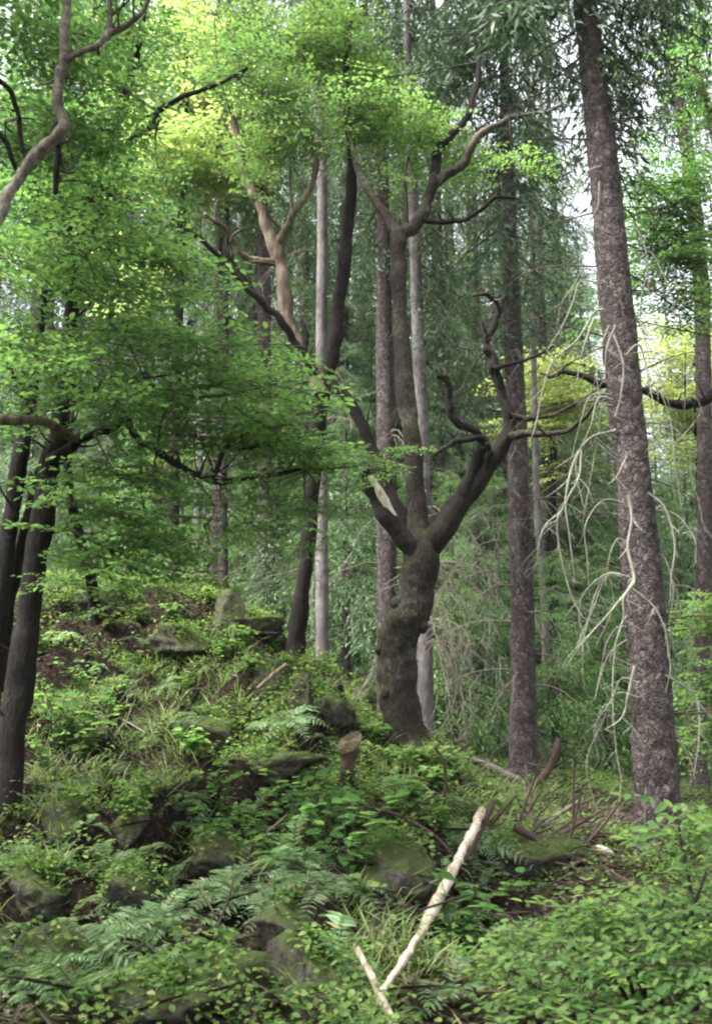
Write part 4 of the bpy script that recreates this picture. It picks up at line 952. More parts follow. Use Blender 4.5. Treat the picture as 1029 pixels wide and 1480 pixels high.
for (px_, d_, lab, bl_) in [(655, 23, 'light green understory beech in the gap right of the forked beech', [(650, 850, 23, 40, 60, 12, 1), (680, 930, 22.5, 45, 50, 14, 1), (640, 760, 23, 35, 50, 8, .9), (700, 800, 23, 30, 60, 7, .9)]),
                            (510, 24, 'light green understory beech between the leaning and forked beeches', [(510, 820, 24, 35, 50, 10, 1), (520, 700, 24, 35, 60, 8, 1), (500, 600, 24, 30, 50, 7, .9), (530, 880, 23.5, 30, 40, 8, .9)]),
                            (345, 27, 'light green understory beech behind the close pair of spruces', [(350, 720, 27, 30, 60, 9, 1), (365, 620, 27, 35, 50, 8, 1), (345, 810, 26.5, 35, 40, 10, 1)]),
                            (230, 25, 'light green understory beech on the crest behind the low sprays', [(230, 780, 25, 60, 50, 13, 1), (180, 700, 25, 60, 50, 10, 1), (250, 680, 25, 40, 50, 6, .9)]),
                            (830, 25, 'light green understory beech left of the big spruce trunk', [(830, 950, 25, 50, 60, 12, 1), (810, 850, 25, 40, 60, 9, 1), (850, 760, 25, 40, 60, 8, .9)]),
                            (640, 30, 'light green understory beech high behind the upright limb of the forked beech', [(640, 480, 30, 50, 60, 14, 1), (660, 380, 30, 50, 60, 12, 1), (690, 560, 30, 40, 50, 8, 1)])]:
    tp = min(b[1] for b in bl_)
    leafy('understory_beech_tree', lab, px_, d_, [(px_, 900, 5), (px_ + 3, (900 + tp) / 2, 4), (px_ - 2, tp, 2.5)], bl_, 'leaf_bright', BIGSPRAYS, 1.0)
leafy('overhanging_beech_tree', 'green beech leaning in from the right edge against the white sky', 1110, 12, [(1110, 900, 16), (1105, 700, 15), (1090, 500, 13), (1070, 350, 11), (1050, 250, 9), (1035, 200, 8), (1020, 150, 7), (1005, 90, 6), (1002, 40, 5)],
      [(985, 290, 12, 55, 45, 20, 1), (940, 270, 12, 45, 30, 11, .9), (1000, 370, 12, 50, 45, 18, 1), (930, 340, 12.2, 45, 35, 12, .9), (1015, 220, 12, 40, 40, 9, 1), (1010, 130, 11.8, 40, 45, 10, 1), (915, 400, 12.4, 45, 35, 10, .9), (900, 460, 12.4, 40, 40, 7, .9), (900, 300, 12.6, 30, 30, 4, .8), (960, 350, 12.6, 60, 60, 12, .9), (985, 440, 12.4, 50, 35, 10, 1), (1020, 50, 11.8, 40, 50, 9, 1), (930, 190, 12.2, 25, 25, 3, .8)], 'leaf', SPRAYS, .6, 'limb_bark')
rbt = thing('crooked_beech_tree', 'thin beech pushing one dark crooked branch past the big spruce trunk', 'tree', (P(1075, 900, 10.9)[0], 10.9, float(hgt(np.array([P(1075, 900, 10.9)[0]]), np.array([10.9]))[0])))
bl = np.array(rbt.location)
mb = MB(); p1 = P(1062, 560, 10.9)
tube(mb, [bl + [0, 0, -.3], bl + [0, 0, .5], (bl + p1) / 2, p1, P(1060, 400, 11), P(1065, 250, 11.1)], [.12, .1, .09, .075, .05, .03], sides=12, per=6, lump=.1); mb.build('trunk', M['dark_bark'], rbt, bl)
limb(rbt, 'branch', [(1064, 555, 9), (1029, 571, 7.5), (1008, 582, 7), (990, 587, 7), (970, 583, 6.5), (950, 573, 6), (935, 566, 5.5), (900, 560, 5), (868, 556, 4.5), (840, 542, 4), (812, 537, 3.5), (795, 545, 2.5), (780, 540, 1.5)], 10.9, 10.75, 'dark_bark', 9, seed=91, lump=.2)
lv, tw = MB(), MB()
blob(lv, tw, 1070, 420, 11, 45, 90, 16, rg, P(1060, 400, 11), 1, depth=.5); blob(lv, tw, 1040, 860, 10.9, 40, 35, 9, rg, bl + [0, 0, 1.6], .9, depth=.5)
blob(lv, tw, 1010, 990, 11.2, 35, 55, 12, rg, bl + [0, 0, 1.2], .8, depth=.5); blob(lv, tw, 1005, 1060, 11.2, 35, 35, 9, rg, bl + [0, 0, .8], .8, depth=.5); blob(lv, tw, 1020, 900, 11.2, 30, 40, 8, rg, bl + [0, 0, 1.4], .8, depth=.5)
lv.build('crown', M['leaf_bright'], rbt, bl); o = tw.build('twigs', M['twig'], rbt, bl); o['kind'] = 'stuff'

# ------------------------------------------------------------------ bush in the lower right corner
bx = P(930, 1500, 5.3); bx[2] = float(hgt(bx[:1], bx[1:2])[0])
bush = thing('beech_bush', 'big bright leafy beech bush filling the lower right corner', 'bush', bx)
mb = MB()
for (a, b, d) in [(960, 1300, 5.2), (880, 1330, 5.4), (1020, 1260, 5.2), (800, 1350, 5.6), (980, 1190, 5.7), (760, 1420, 5.2), (920, 1400, 4.8), (1040, 1360, 4.9)]:
    e = P(a, b, d); m_ = (bx + e) / 2 + rg.normal(0, .07, 3)
    tube(mb, [bx + rg.normal(0, .05, 3) - [0, 0, .1], m_, e], [.018, .013, .006], sides=7, per=6, lump=.15, lf=12)
mb.build('stems', M['dark_bark'], bush, bx)['kind'] = 'stuff'
lv, tw = MB(), MB()
BUSHSPRAYS = [spray_template(0.6, 9, 0.07, r0, jit=.26) for _ in range(6)]
for (a, b, d, rx, ry, n) in [(1005, 1195, 5.8, 35, 18, 3), (1030, 1235, 5.5, 35, 30, 6), (955, 1300, 5.5, 50, 20, 6), (862, 1318, 5.6, 55, 20, 6), (795, 1335, 5.7, 45, 20, 5), (1000, 1310, 5.1, 55, 30, 7), (900, 1345, 5.2, 75, 28, 8), (800, 1370, 5.4, 60, 28, 8), (765, 1392, 5.5, 35, 22, 4),
                             (970, 1390, 4.9, 75, 32, 7), (860, 1425, 4.9, 75, 28, 7), (780, 1450, 5.1, 55, 24, 6), (1030, 1430, 4.7, 45, 40, 5), (940, 1470, 4.7, 90, 25, 6)]:
    blob(lv, tw, a, b, d, rx, ry, max(3, int(n * .85)), rg, None, .85, BUSHSPRAYS, depth=.35, heading=math.radians(-110), spread=1.7)
lv.build('foliage', M['leaf'], bush, bx); o = tw.build('twigs', M['twig'], bush, bx); o['kind'] = 'stuff'

# ------------------------------------------------------------------ rocks
ROCKV = []
def rock(px, py, size, seed, label, squash=(1, 1, .7), sink=.35, group=None, yaw=0, tilt=0, name='mossy_rock', up=0):
    rng = np.random.default_rng(seed)
    nu, nv = 64, 36
    th = np.linspace(0, 2 * math.pi, nu, endpoint=False); ph = np.linspace(0.02, math.pi - 0.02, nv)
    T, Ph = np.meshgrid(th, ph)
    d = np.stack([np.sin(Ph) * np.cos(T), np.sin(Ph) * np.sin(T), np.cos(Ph)], -1).reshape(-1, 3)
    r = np.ones(len(d)) * 1.25
    for _ in range(11):     # plane cuts: angular blocks
        n = rng.normal(0, 1, 3); n /= np.linalg.norm(n); off = .62 + .35 * rng.random()
        c = d @ n
        r = np.where(c > 0.05, np.minimum(r, off / np.maximum(c, .05)), r)
    V = d * r[:, None]
    V = V * (1 + .10 * noise3(V * 2 + seed, seed)[:, None] + .08 * noise3(V * 4.5, seed + 1)[:, None] + .03 * noise3(V * 11, seed + 2)[:, None])
    ROCKV.append(None)
    V = V * np.array(squash) * size
    c, s = math.cos(tilt), math.sin(tilt)
    V = V @ np.array([[c, 0, s], [0, 1, 0], [-s, 0, c]]).T @ rotz(yaw).T
    size *= .6; g = G(px, py); loc = g + np.array([0, size * .5, size * squash[2] * (.25 - .3 * sink) + up])
    mb = MB(); i = np.arange(nv - 1)[:, None] * nu; j = np.arange(nu)[None]; j2 = (j + 1) % nu
    ROCKV[-1] = (V + loc)[d[:, 2] > .25]
    mb.add(V + loc, np.stack([i + j, i + nu + j, i + nu + j2, i + j2], -1).reshape(-1, 4))
    mb.add(V[:nu] + loc, np.arange(nu)[None]); mb.add(V[-nu:] + loc, np.arange(nu)[None, ::-1])
    o = mb.build(name, M['rock'], None, loc)
    return tag(o, label, 'rock', group)
ROCKS = [
 (262, 958, .30, 'lichen grey rock roofing the dark hollow on the upper slope', (1.2, 1.2, .6), 0, .15, .2), (330, 900, 0.30, 'upright grey boulder right of the dark hollow under the crest', (.9, .9, 1.1), .4, .1),
 (365, 905, .3, 'grey boulder on the crest below the shaggy spruce', (1, 1, .6), .9, 0), (150, 880, 0.31, 'mossy boulder on the crest at the left', (1.3, 1, .7), .2, 0),
 (405, 990, .26, 'angular pale rock below the leaning beech', (1, .9, 1.0), 1.1, .3), (436, 1040, .24, 'narrow upright stone slab on the middle slope', (.5, .5, 1.6), .3, .12), (475, 1030, 0.23, 'mossy rock beside the cut stump', (1, 1, .8), 2, 0),
 (520, 1015, 0.25, 'dark rock at the foot of the forked beech', (.8, 1, 1.2), .5, 0), (300, 1070, .3, 'mossy ledge rock in the middle of the fern slope', (1.6, 1, .6), .1, .1), (390, 1110, 0.27, 'dark ledge rock under the pale ferns', (1.7, 1, .5), 0, 0),
 (90, 1190, .2, 'brown bare rock beside the dark beech stem', (1, 1, .8), 1, .2), (180, 1195, .19, 'pale pointed rock low on the left slope', (.7, 1, .9), .4, .2), (60, 1300, 0.22, 'dark mossy boulder low at the left edge', (1.2, 1, .8), .6, 0), (90, 1415, .22, 'large mossy boulder in the lower left corner', (1.2, 1, .9), 1.2, 0),
 (450, 1445, 0.23, 'rounded grey boulder at the bottom beside the white branch', (1, 1, 1.1), .3, 0), (330, 1440, .26, 'mossy rock at the bottom left of the grey boulder', (1.3, 1, .6), 0, 0), (230, 1455, .22, 'low mossy stone at the bottom edge', (1.4, 1, .6), 2, 0),
 (570, 1270, .3, 'dark rock under hanging grass left of the white log', (1.2, 1, .8), .8, 0), (760, 1260, .36, 'dark rock ledge under the fallen branches', (1.5, 1, .6), .3, 0), (190, 1310, .24, 'small mossy stone among ferns on the lower left slope', (1.3, 1, .7), 1, 0), (340, 1240, .25, 'mossy stone among leaves in the middle of the lower slope', (1.4, 1, .6), .7, 0),
 (640, 1400, .25, 'dark stone under the leaves near the bush', (1.2, 1, .7), .2, 0), (420, 1330, .24, 'low dark stone in the ferns of the lower slope', (1.5, 1, .6), 1.5, 0), (720, 1185, .2, 'small brown stone behind the tip of the white log', (1.3, 1, .7), .2, 0)]
for i, (a, b, s, lab, sq, yw, tl, *up) in enumerate(ROCKS):
    rock(a, b, s, 300 + i, lab, sq, yaw=yw, tilt=tl, up=up[0] if up else 0)

# ------------------------------------------------------------------ stump, logs, fallen branches
g = G(503, 1140)
st = thing('tree_stump', 'rough leaning broken stump with a pale slanted split face on the slope', 'stump', g)
d_ = g[1] - .12
mb = MB(); tube(mb, [g + [-.03, .1, -.3], g + [-.02, .03, .02], P(503, 1110, d_), P(506, 1088, d_), P(512, 1066, d_)], [.10, .075, .065, .075, .05], sides=16, per=6, lump=.35, lf=14, jag=.06, seed=3); mb.build('trunk', M['brown_stick'], st, g)
mb = MB(); out_ = [(487, 1080), (492, 1068), (503, 1061), (516, 1056), (522, 1060), (520, 1072), (510, 1084), (498, 1090), (490, 1088)]
fr = np.array([P(a, b, d_ - .10 + .02 * math.sin(2 * k) - .0035 * (1085 - b)) for k, (a, b) in enumerate(out_)]); bk = fr + [0.01, .09, -.02]
nn = len(out_); k = np.arange(nn); ctr = fr.mean(0) + [0, -.012, 0.01]
mb.add(np.vstack([fr, ctr]), np.stack([k, (k + 1) % nn, np.full(nn, nn)], -1)); mb.add(np.vstack([fr, bk]), np.stack([k, nn + k, nn + (k + 1) % nn, (k + 1) % nn], -1)); mb.build('split_face', M['cut_wood'], st, g, smooth=False)

def ground_line(pl, lift0, lift1):
    out = []
    for i, (a, b, r) in enumerate(pl):
        out.append(G(a, b) )
    return out
def log(name, label, pl, mat, dA, dB, cat='branch', group=None, lump=.15, sides=9, twigs=0, jag=.05, seed=1):
    pts, rad = pxline(pl, dA, dB)
    rad = np.array(rad)
    mb = MB(); tube(mb, pts, rad, sides=sides, per=6, lump=lump, lf=9, seed=seed, jag=jag)
    for _ in range(twigs):
        k = rg.integers(1, len(pts)); l = .15 + .3 * rg.random()
        e = pts[k] + np.array([rg.normal(0, .6), rg.normal(0, .3), .5 * rg.random()]) * l
        tube(mb, [pts[k], (pts[k] + e) / 2 + rg.normal(0, .02, 3), e], [rad[k] * .4, rad[k] * .3, .002], sides=4, per=3, cap=False)
    loc = pts[len(pts) // 2]
    return tag(mb.build(name, M[mat], None, loc), label, cat, group)
def gd(a, b): return float(G(a, b)[1])
def clear(pl, dA, dB, gap=.1):
    n = len(pl); return max(0, max(dA + (dB - dA) * i / (n - 1) + gap - gd(a[0], a[1]) for i, a in enumerate(pl)))
dtop, dbot = gd(690, 1215) - .15, gd(555, 1450) - .15
wl = thing('fallen_log', 'peeled white fallen log slanting up from the bottom with a dark broken tip', 'log', P(620, 1320, (dtop + dbot) / 2))
wl_pts = [(697, 1172, 6.5), (688, 1194, 7), (676, 1215, 6), (664, 1240, 6.5), (645, 1277, 7.5), (624, 1318, 8), (612, 1342, 6), (598, 1362, 5.5), (582, 1390, 5), (566, 1412, 4.5), (554, 1430, 4)]
c_ = clear(wl_pts, dtop, dbot, .42); dtop -= c_; dbot -= c_
limb(wl, 'wood', wl_pts, dtop, dbot, 'log_wood', 12, lump=.34, lf=19, seed=5, jag=.08)
limb(wl, 'bark_strip', [(712, 1157, 4), (703, 1180, 4.5), (692, 1205, 5), (676, 1235, 4.5), (664, 1256, 3)], dtop + .06, dtop - .3, 'brown_stick', 8, seed=6)
log('dead_branch', 'pale peeled branch leaning against the white log at the bottom', [(515, 1370, 4.5), (528, 1395, 5.5), (540, 1417, 6.5), (552, 1445, 7), (566, 1476, 7.5), (575, 1500, 8)], 'log_wood', gd(540, 1440) - .1, gd(560, 1478) - .1, seed=8)
FALL = [('dark fallen branch crossing the tip of the white log', [(745, 1150, 2), (725, 1172, 3), (708, 1192, 3.5), (690, 1215, 3)], 'brown_stick'), ('short dark stick standing right of the white log tip', [(777, 1148, 2), (762, 1175, 3), (748, 1198, 3)], 'brown_stick'),
        ('thick grey stick leaning by the foot of the mid sized spruce', [(808, 1066, 4), (803, 1088, 6), (795, 1108, 6), (780, 1128, 6), (766, 1142, 6)], 'brown_stick'),
        ('long dark fallen branch running right under the big spruce', [(742, 1196, 6), (765, 1207, 6), (795, 1225, 6), (822, 1238, 5), (850, 1247, 4)], 'brown_stick'), ('thin fallen branch slanting up behind the long dark one', [(840, 1155, 2), (815, 1172, 3), (790, 1188, 3.5), (762, 1204, 3)], 'grey_twig'),
        ('fallen branch slanting up nearest the big spruce', [(868, 1172, 2), (840, 1188, 3), (812, 1205, 3), (790, 1215, 2)], 'brown_stick'), ('brown log lying behind the big spruce foot', [(820, 1166, 6), (850, 1172, 7), (880, 1177, 7), (915, 1187, 7)], 'brown_stick'),
        ('thin twig lying level between the fallen branches', [(800, 1216, 2), (835, 1212, 3), (870, 1208, 2.5), (905, 1212, 2)], 'brown_stick'), ('short dark bent branch under the fallen pile', [(780, 1222, 3), (800, 1235, 3.5), (818, 1250, 3.5), (815, 1272, 2)], 'brown_stick'),
        ('thin log running from the forked beech to the mid sized spruce', [(680, 1098, 5), (705, 1108, 6), (730, 1120, 6), (758, 1132, 5)], 'grey_twig'), ('dark hooked twig hanging right of the forked beech foot', [(628, 1080, 2), (640, 1098, 2.5), (644, 1130, 2.5), (642, 1165, 2.5), (655, 1190, 2), (672, 1202, 2)], 'brown_stick'),
        ('long thin twig lying across the middle of the slope', [(515, 1165, 2), (548, 1170, 2), (580, 1180, 2), (625, 1205, 2), (655, 1236, 1.5)], 'brown_stick'), ('grey twig lying right of the white log', [(698, 1246, 2.5), (730, 1251, 3), (765, 1268, 2)], 'grey_twig'),
        ('thin twig lying left of the white log', [(515, 1290, 2), (560, 1306, 2.5), (610, 1326, 2)], 'brown_stick'), ('upright dark twig in the leaves left of the bottom', [(338, 1270, 1.5), (330, 1300, 2), (318, 1332, 2), (312, 1350, 2)], 'brown_stick'),
        ('pale twig on the lower slope left of the white branch', [(465, 1388, 3), (485, 1376, 3.5), (512, 1370, 3)], 'dead_wood'), ('dead twig slanting across the left of the crest', [(372, 995, 2.5), (392, 978, 3.5), (412, 962, 3)], 'dead_wood'), ('brown twigs sticking out near the big spruce', [(870, 1215, 2), (880, 1195, 2.5), (900, 1180, 2)], 'brown_stick')]
for i, (lab, pl, mt) in enumerate(FALL):
    ys = [gd(a, b) for a, b, r in pl]
    dA, dB = ys[0] - .1, ys[-1] - .1
    if abs(dA - dB) > 1.2: dA = dB = min(dA, dB)
    c_ = clear(pl, dA, dB, .06); dA -= c_; dB -= c_
    log('fallen_branch', lab, pl, mt, dA, dB, group='fallen branches on the forest floor', twigs=6 if i < 9 else 2, seed=400 + i, lump=.2)
for i in range(20):
    x0 = 730 + 110 * rg.random(); y0 = 1185 + 50 * rg.random(); a = rg.normal(.5, .75); L = 50 + 90 * rg.random()
    pl = [(x0, y0, 2.2), (x0 + L * .35 * math.cos(a), y0 - L * .35 * math.sin(a) + rg.normal(0, 3), 2), (x0 + L * .7 * math.cos(a), y0 - L * .7 * math.sin(a) + rg.normal(0, 4), 1.6), (x0 + L * math.cos(a), y0 - L * math.sin(a) + 6 * rg.random(), .8)]
    dA, dB = gd(pl[0][0], pl[0][1]) - .1, gd(pl[-1][0], max(1165, pl[-1][1])) - .1
    if abs(dA - dB) > 1: dB = dA - .2
    c_ = clear([p for p in pl if p[1] > 1160] or pl, dA, dB, .1); dA -= c_; dB -= c_
    log('fallen_branch', 'thin dry branch in the tangle lying between the mid sized and big spruces', pl, 'brown_stick', dA, dB, group='dry branches in the tangle by the big spruce', twigs=5, seed=500 + i)
g = G(868, 1236)
mb = MB(); tube(mb, [g + [-.09, 0, .05], g + [-.03, -.02, .05], g + [.05, -.03, .03], g + [.1, -.03, .02]], [.012, .035, .03, .01], sides=7, per=3, lump=.3, lf=14)
tag(mb.build('wood_chip', M['white_wood'], None, g), 'pale splintered piece of wood left of the big spruce foot', 'wood chip')

# ------------------------------------------------------------------ ferns
def fern_mesh(nf, L, seed):
    rng = np.random.default_rng(seed); mb = MB(); bend = rng.normal(0, .35, nf)
    for i in range(nf):
        az = 2 * math.pi * (i + rng.random() * .8) / nf; l = L * (.65 + .5 * rng.random()); rise = .5 + .45 * rng.random()
        n = 20; s = np.linspace(0, 1, n)
        rad_ = l * (.25 * s + .65 * s ** 1.4 * .9); z = l * (rise * s - .75 * s ** 2.4)
        aa = az + bend[i] * s ** 2; c = np.stack([np.cos(aa) * rad_, np.sin(aa) * rad_, z * (1 + .3 * rng.normal())], -1)
        tube(mb, c[::3], np.linspace(.004, .0012, len(c[::3])), sides=3, per=1, cap=False)
        t = np.gradient(c, axis=0); t /= np.linalg.norm(t, axis=1)[:, None]
        side = np.cross(t, [0, 0, 1.0]); side /= np.linalg.norm(side, axis=1)[:, None] + 1e-6
        k = np.arange(3, n); w = l * .24 * np.sin(np.pi * (s[k] * .82 + .12)) ** .8 * (1 - .25 * s[k])
        T = np.array([[0, .0, 0], [.25, .13, .02], [.6, .09, .0], [1, 0, -.12], [.6, -.09, .0], [.25, -.13, .02]])
        for sg in (-1, 1):
            d = side[k] * sg + t[k] * .4 + rng.normal(0, .08, (len(k), 3)); nrm = np.cross(side[k], t[k])
            mb.add(*place(T, LEAF6F, frames(d, nrm * np.sign(nrm[:, 2:3]), .3, rng), c[k], w * (.6 + .5 * rng.random(len(k)))))
    return mb
ferns = []
for i, (nf, L) in enumerate([(8, .46), (6, .4), (9, .54), (5, .34)]):
    o = fern_mesh(nf, L, 500 + i).build('fern', M['fern'], None)
    ferns.append(o)
FERN_SPOTS = [(330, 1105), (350, 1095), (400, 1090), (440, 1110), (470, 1120), (290, 1030), (310, 1020), (240, 1000), (260, 1040), (100, 1150), (130, 1200), (240, 1190), (270, 1200), (60, 1250), (90, 1240), (150, 1250), (190, 1270), (230, 1290), (250, 1310), (280, 1330), (210, 1340), (160, 1320),
              (120, 1340), (320, 1350), (300, 1380), (250, 1390), (180, 1400), (80, 1420), (40, 1440), (130, 1450), (370, 1400), (350, 1430), (400, 1380), (280, 1440), (200, 1450), (400, 1290), (440, 1270), (330, 1290), (480, 1310), (370, 1260), (300, 1255), (430, 1200), (480, 1180), (360, 1180), (270, 1150), (200, 1120),
              (560, 1130), (590, 1150), (620, 1160), (550, 1190), (600, 1220), (640, 1260), (680, 1290), (700, 1270), (660, 1330), (520, 1240), (650, 1440), (700, 1360), (720, 1330), (480, 1400), (500, 1450), (30, 1150), (20, 1350), (10, 1410), (120, 960), (160, 990), (90, 920), (200, 930),
              (730, 1290), (670, 1230), (650, 1180), (180, 890), (300, 960), (380, 960), (420, 1060), (460, 1080), (130, 1080), (180, 1050), (220, 1070), (560, 1230), (610, 1300), (380, 1330), (450, 1350), (60, 1370)] + [(20 + 460 * ((i * .618) % 1), 1240 + 225 * ((i * .377) % 1)) for i in range(34)]
rf = np.random.default_rng(33); first = [True] * 4
for (a, b) in FERN_SPOTS:
    k = int(rf.integers(0, 4)); p = G(a + rf.normal(0, 8), b + rf.normal(0, 6))
    o = ferns[k]
    if not first[k]: o = o.copy(); COL.objects.link(o)
    first[k] = False
    o.location = p + np.array([0, 0, -.01]); s = .55 + .75 * rf.random(); o.scale = (s, s, s * (.7 + .5 * rf.random())); o.rotation_euler = (rf.normal(0, .2) + .3, rf.normal(0, .2), rf.random() * 6.28)
    if b < 1110 and a < 520: lab = 'grey green fern on the upper rocky slope left of the forked beech'
    elif a >= 520: lab = 'grey green fern on the slope round the white log'
    elif b < 1290: lab = 'grey green fern on the middle of the left slope'
    else: lab = 'grey green fern low on the dark left slope'
    tag(o, lab, 'fern', 'ferns ' + lab.split('fern ')[1])

# ------------------------------------------------------------------ leafy seedlings
def seedling_mesh(nst, h, leaf, seed):
    rng = np.random.default_rng(seed); mb = MB()
    for i in range(nst):
        a = rng.random() * 6.28; hh = h * (.5 + .7 * rng.random()); l = hh * (.3 + .5 * rng.random())
        tip = np.array([math.cos(a) * l, math.sin(a) * l, hh]); mid = tip * [.35, .35, .6]
        tube(mb, [(0, 0, 0), mid, tip], [.004, .003, .0015], sides=3, per=3, mat=1, cap=False)
        n = 9; s = .3 + .7 * rng.random(n)
        c = np.where(s[:, None] < .6, mid * (s[:, None] / .6), mid + (tip - mid) * ((s[:, None] - .6) / .4))
        aa = rng.random(n) * 6.28; d = np.stack([np.cos(aa), np.sin(aa), rng.normal(0, .25, n)], -1)
        mb.add(*place(LEAF6 * [1, 1.25, 1], LEAF6F, frames(d, (0, 0, 1), .3, rng), c, leaf * (.7 + .6 * rng.random(n))), 0)
    return mb
seeds = [seedling_mesh(9, .42, .085, 600).build('seedling', [M['leaf_bright'], M['twig']], None), seedling_mesh(7, .3, .075, 601).build('seedling', [M['herb'], M['twig']], None), seedling_mesh(11, .5, .09, 602).build('seedling', [M['leaf'], M['twig']], None)]
SEED_SPOTS = [(370, 1225, 2), (420, 1215, 2), (330, 1215, 2), (450, 1240, 2), (300, 1240, 2), (400, 1255, 0), (350, 1265, 2), (470, 1195, 0), (500, 1215, 2), (430, 1180, 0), (480, 1160, 0), (550, 1100, 0), (570, 1105, 0), (600, 1110, 0), (540, 1085, 0), (630, 1105, 1), (660, 1130, 0), (690, 1150, 1), (640, 1150, 0), (110, 1000, 2), (150, 1040, 2), (80, 1080, 2), (60, 1120, 2), (120, 1110, 2), (180, 1000, 1),
              (390, 950, 0), (410, 930, 0), (350, 930, 0), (330, 950, 0), (370, 970, 0), (440, 985, 1), (460, 1010, 0), (200, 900, 1), (250, 890, 0), (300, 880, 1), (150, 910, 1), (100, 890, 1), (230, 950, 1), (190, 960, 0), (270, 1010, 1), (60, 950, 1), (660, 1080, 0), (670, 1095, 1), (840, 1105, 1), (860, 1100, 0), (890, 1090, 0), (790, 1110, 1), (820, 1130, 1),
              (650, 1390, 2), (690, 1400, 1), (540, 1300, 1), (680, 1320, 1), (500, 1280, 2), (240, 1080, 1), (280, 1100, 0), (210, 1160, 1), (150, 1130, 1), (310, 1160, 1), (480, 1060, 0), (520, 1110, 0), (720, 1220, 1), (630, 1210, 1), (590, 1180, 0)]
first = [True] * 3
for (a, b, k) in SEED_SPOTS:
    p = G(a + rf.normal(0, 6), b + rf.normal(0, 5))
    o = seeds[k]
    if not first[k]: o = o.copy(); COL.objects.link(o)
    first[k] = False
    o.location = p; s = .6 + .6 * rf.random(); o.scale = (s, s, s); o.rotation_euler = (rf.normal(0, .1), rf.normal(0, .1), rf.random() * 6.28)
    if a > 520: lab = 'bright leafy seedling on the ground right of the cut stump'
    elif b < 1070: lab = 'bright leafy seedling on the upper slope below the crest'
    else: lab = 'bright leafy seedling on the middle and lower left slope'
    tag(o, lab, 'seedling', 'seedlings ' + lab.split('seedling ')[1])

# ------------------------------------------------------------------ ground cover
rc = np.random.default_rng(44)
def ground_pts(n, x0=-6, x1=6.5, y0=4.8, y1=19):
    y = y0 + (y1 - y0) * rc.random(n); x = (rc.random(n) * 2 - 1) * (.36 * y + .3)
    return x, y
x, y = ground_pts(150000)
cl = noise2(x * 1.1, y * 1.1, 21) + .6 * noise2(x * 3.3, y * 3.3, 22)
e = .05
zx = (hgt(x + e, y) - hgt(x - e, y)) / (2 * e); zy = (hgt(x, y + e) - hgt(x, y - e)) / (2 * e)
steep = np.hypot(zx, zy)
upper = np.clip((y - 8) / 5, 0, 1) * (x < 1.5)
keep = (cl + .75 * upper - .55 * np.clip((8.5 - y) / 2, 0, 1) * (x < 1.2) - .5 * np.maximum(0, steep - .8) + rc.normal(0, .25, len(x))- .75 * np.maximum(0, steep - 1.0)) > 0.15
x, y, cl = x[keep], y[keep], cl[keep]
z = hgt(x, y); n = len(x)
hh = (.02 + .14 * rc.random(n) ** 1.5) * (1 + np.clip(cl, -.4, .9))
a = rc.random(n) * 6.28
RV = np.vstack(ROCKV); RV = RV[rc.integers(0, len(RV), 12000)] + rc.normal(0, .03, (12000, 3)); RV = RV[noise3(RV * 2.2, 50) > -.25]
x = np.append(x, RV[:, 0]); y = np.append(y, RV[:, 1]); z = np.append(z, RV[:, 2]); hh = np.append(hh, .01 + .05 * rc.random(len(RV))); n = len(x); a = rc.random(n) * 6.28
mb = MB(); mb.add(*place(LEAF6 * [1, 1.2, 1], LEAF6F, frames(np.stack([np.cos(a), np.sin(a), rc.normal(.05, .35, n)], -1), (0, -.15, 1), .4, rc), np.stack([x, y, z + hh], -1), .022 + .03 * rc.random(n)))
tag(mb.build('undergrowth', M['herb'], None), 'low green leafy undergrowth covering the forest floor', 'undergrowth', kind='stuff')
x, y = ground_pts(50000); n = len(x); a = rc.random(n) * 6.28
mb = MB(); mb.add(*place(LEAF6, LEAF6F, frames(np.stack([np.cos(a), np.sin(a), rc.normal(0, .25, n)], -1), (0, 0, 1), .4, rc), np.stack([x, y, hgt(x, y) + .008 + .012 * rc.random(n)], -1), .035 + .03 * rc.random(n)))
x, y = ground_pts(5000); n = len(x); a = rc.random(n) * 6.28
mb.add(*place(LEAF6 * [1, .07, .3], LEAF6F, frames(np.stack([np.cos(a), np.sin(a), rc.normal(.1, .25, n)], -1), (0, 0, 1), .5, rc), np.stack([x, y, hgt(x, y) + .02 + .05 * rc.random(n)], -1), .12 + .4 * rc.random(n) ** 2))
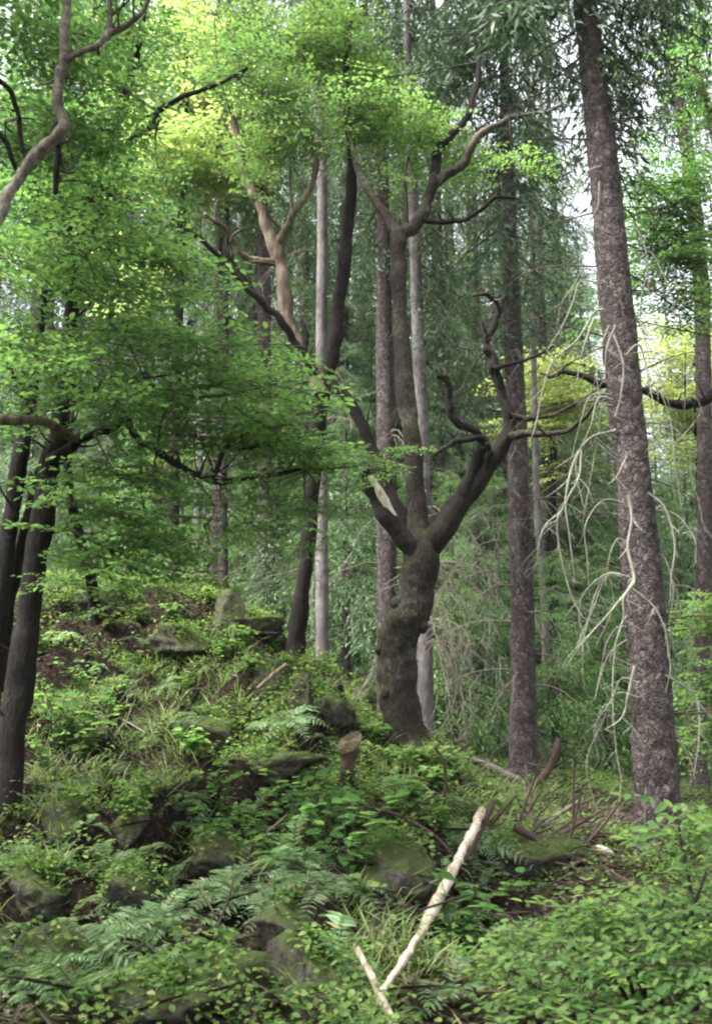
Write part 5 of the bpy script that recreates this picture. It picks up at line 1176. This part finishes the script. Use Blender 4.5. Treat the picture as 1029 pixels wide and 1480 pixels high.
tag(mb.build('leaf_litter', M['litter'], None), 'brown dead leaves lying between the plants', 'leaf litter', kind='stuff')
x, y = ground_pts(60000); cl = noise2(x * .9, y * .9, 31) + .5 * noise2(x * 2.7, y * 2.7, 32); k = (cl > .25 + .35 * (y < 8.5))
x, y = x[k], y[k]; n = len(x); a = rc.random(n) * 6.28
BL = np.array([[0, -.02, 0], [0, .02, 0], [.5, .014, .06], [1, 0, -.12], [.5, -.014, .06]]); BLF = np.array([[0, 4, 2, 1]])
dd = np.stack([np.cos(a) * .7, np.sin(a) * .7 - .25, .35 + .6 * rc.random(n)], -1)
mb = MB(); mb.add(*place(np.array([[0, -.02, 0], [0, .02, 0], [.55, .015, .05], [1, 0, -.15], [.55, -.015, .05]]), np.array([[0, 4, 2, 1]]), frames(dd, (0, -.5, 1), .3, rc), np.stack([x, y, hgt(x, y) - .005], -1), .16 + .16 * rc.random(n)))
mb.f.append(np.stack([np.arange(n) * 5 + 4, np.arange(n) * 5 + 3, np.arange(n) * 5 + 2], -1)); mb.m.append(np.zeros(n, np.int32))
tag(mb.build('grass', M['grass'], None), 'tufts of soft grass between the rocks', 'grass', kind='stuff')

# ------------------------------------------------------------------ thin damp air
m, nt, out = mat_new('damp_air')
pv = nt.nodes.new('ShaderNodeVolumePrincipled'); pv.inputs['Color'].default_value = (.93, .97, .95, 1); pv.inputs['Density'].default_value = 0.0002
pv.inputs['Anisotropy'].default_value = 0.2
nt.links.new(pv.outputs[0], out.inputs['Volume'])
zlo, zhi = float(Z.min()) - 1, float(max(Z.max(), 45)) + 2
mb = MB(); xs = (float(gx[0]) - 3, float(gx[-1]) + 3); ys = (float(gy[0]) - 3, float(gy[-1]) + 3)
V = [(x, y, z) for z in (zlo, zhi) for y in ys for x in xs]
mb.add(np.array(V), np.array([[0, 2, 3, 1], [4, 5, 7, 6], [0, 1, 5, 4], [2, 6, 7, 3], [0, 4, 6, 2], [1, 3, 7, 5]]))
tag(mb.build('haze', m, None, smooth=False), 'thin pale haze between the far trunks', 'haze', kind='stuff')
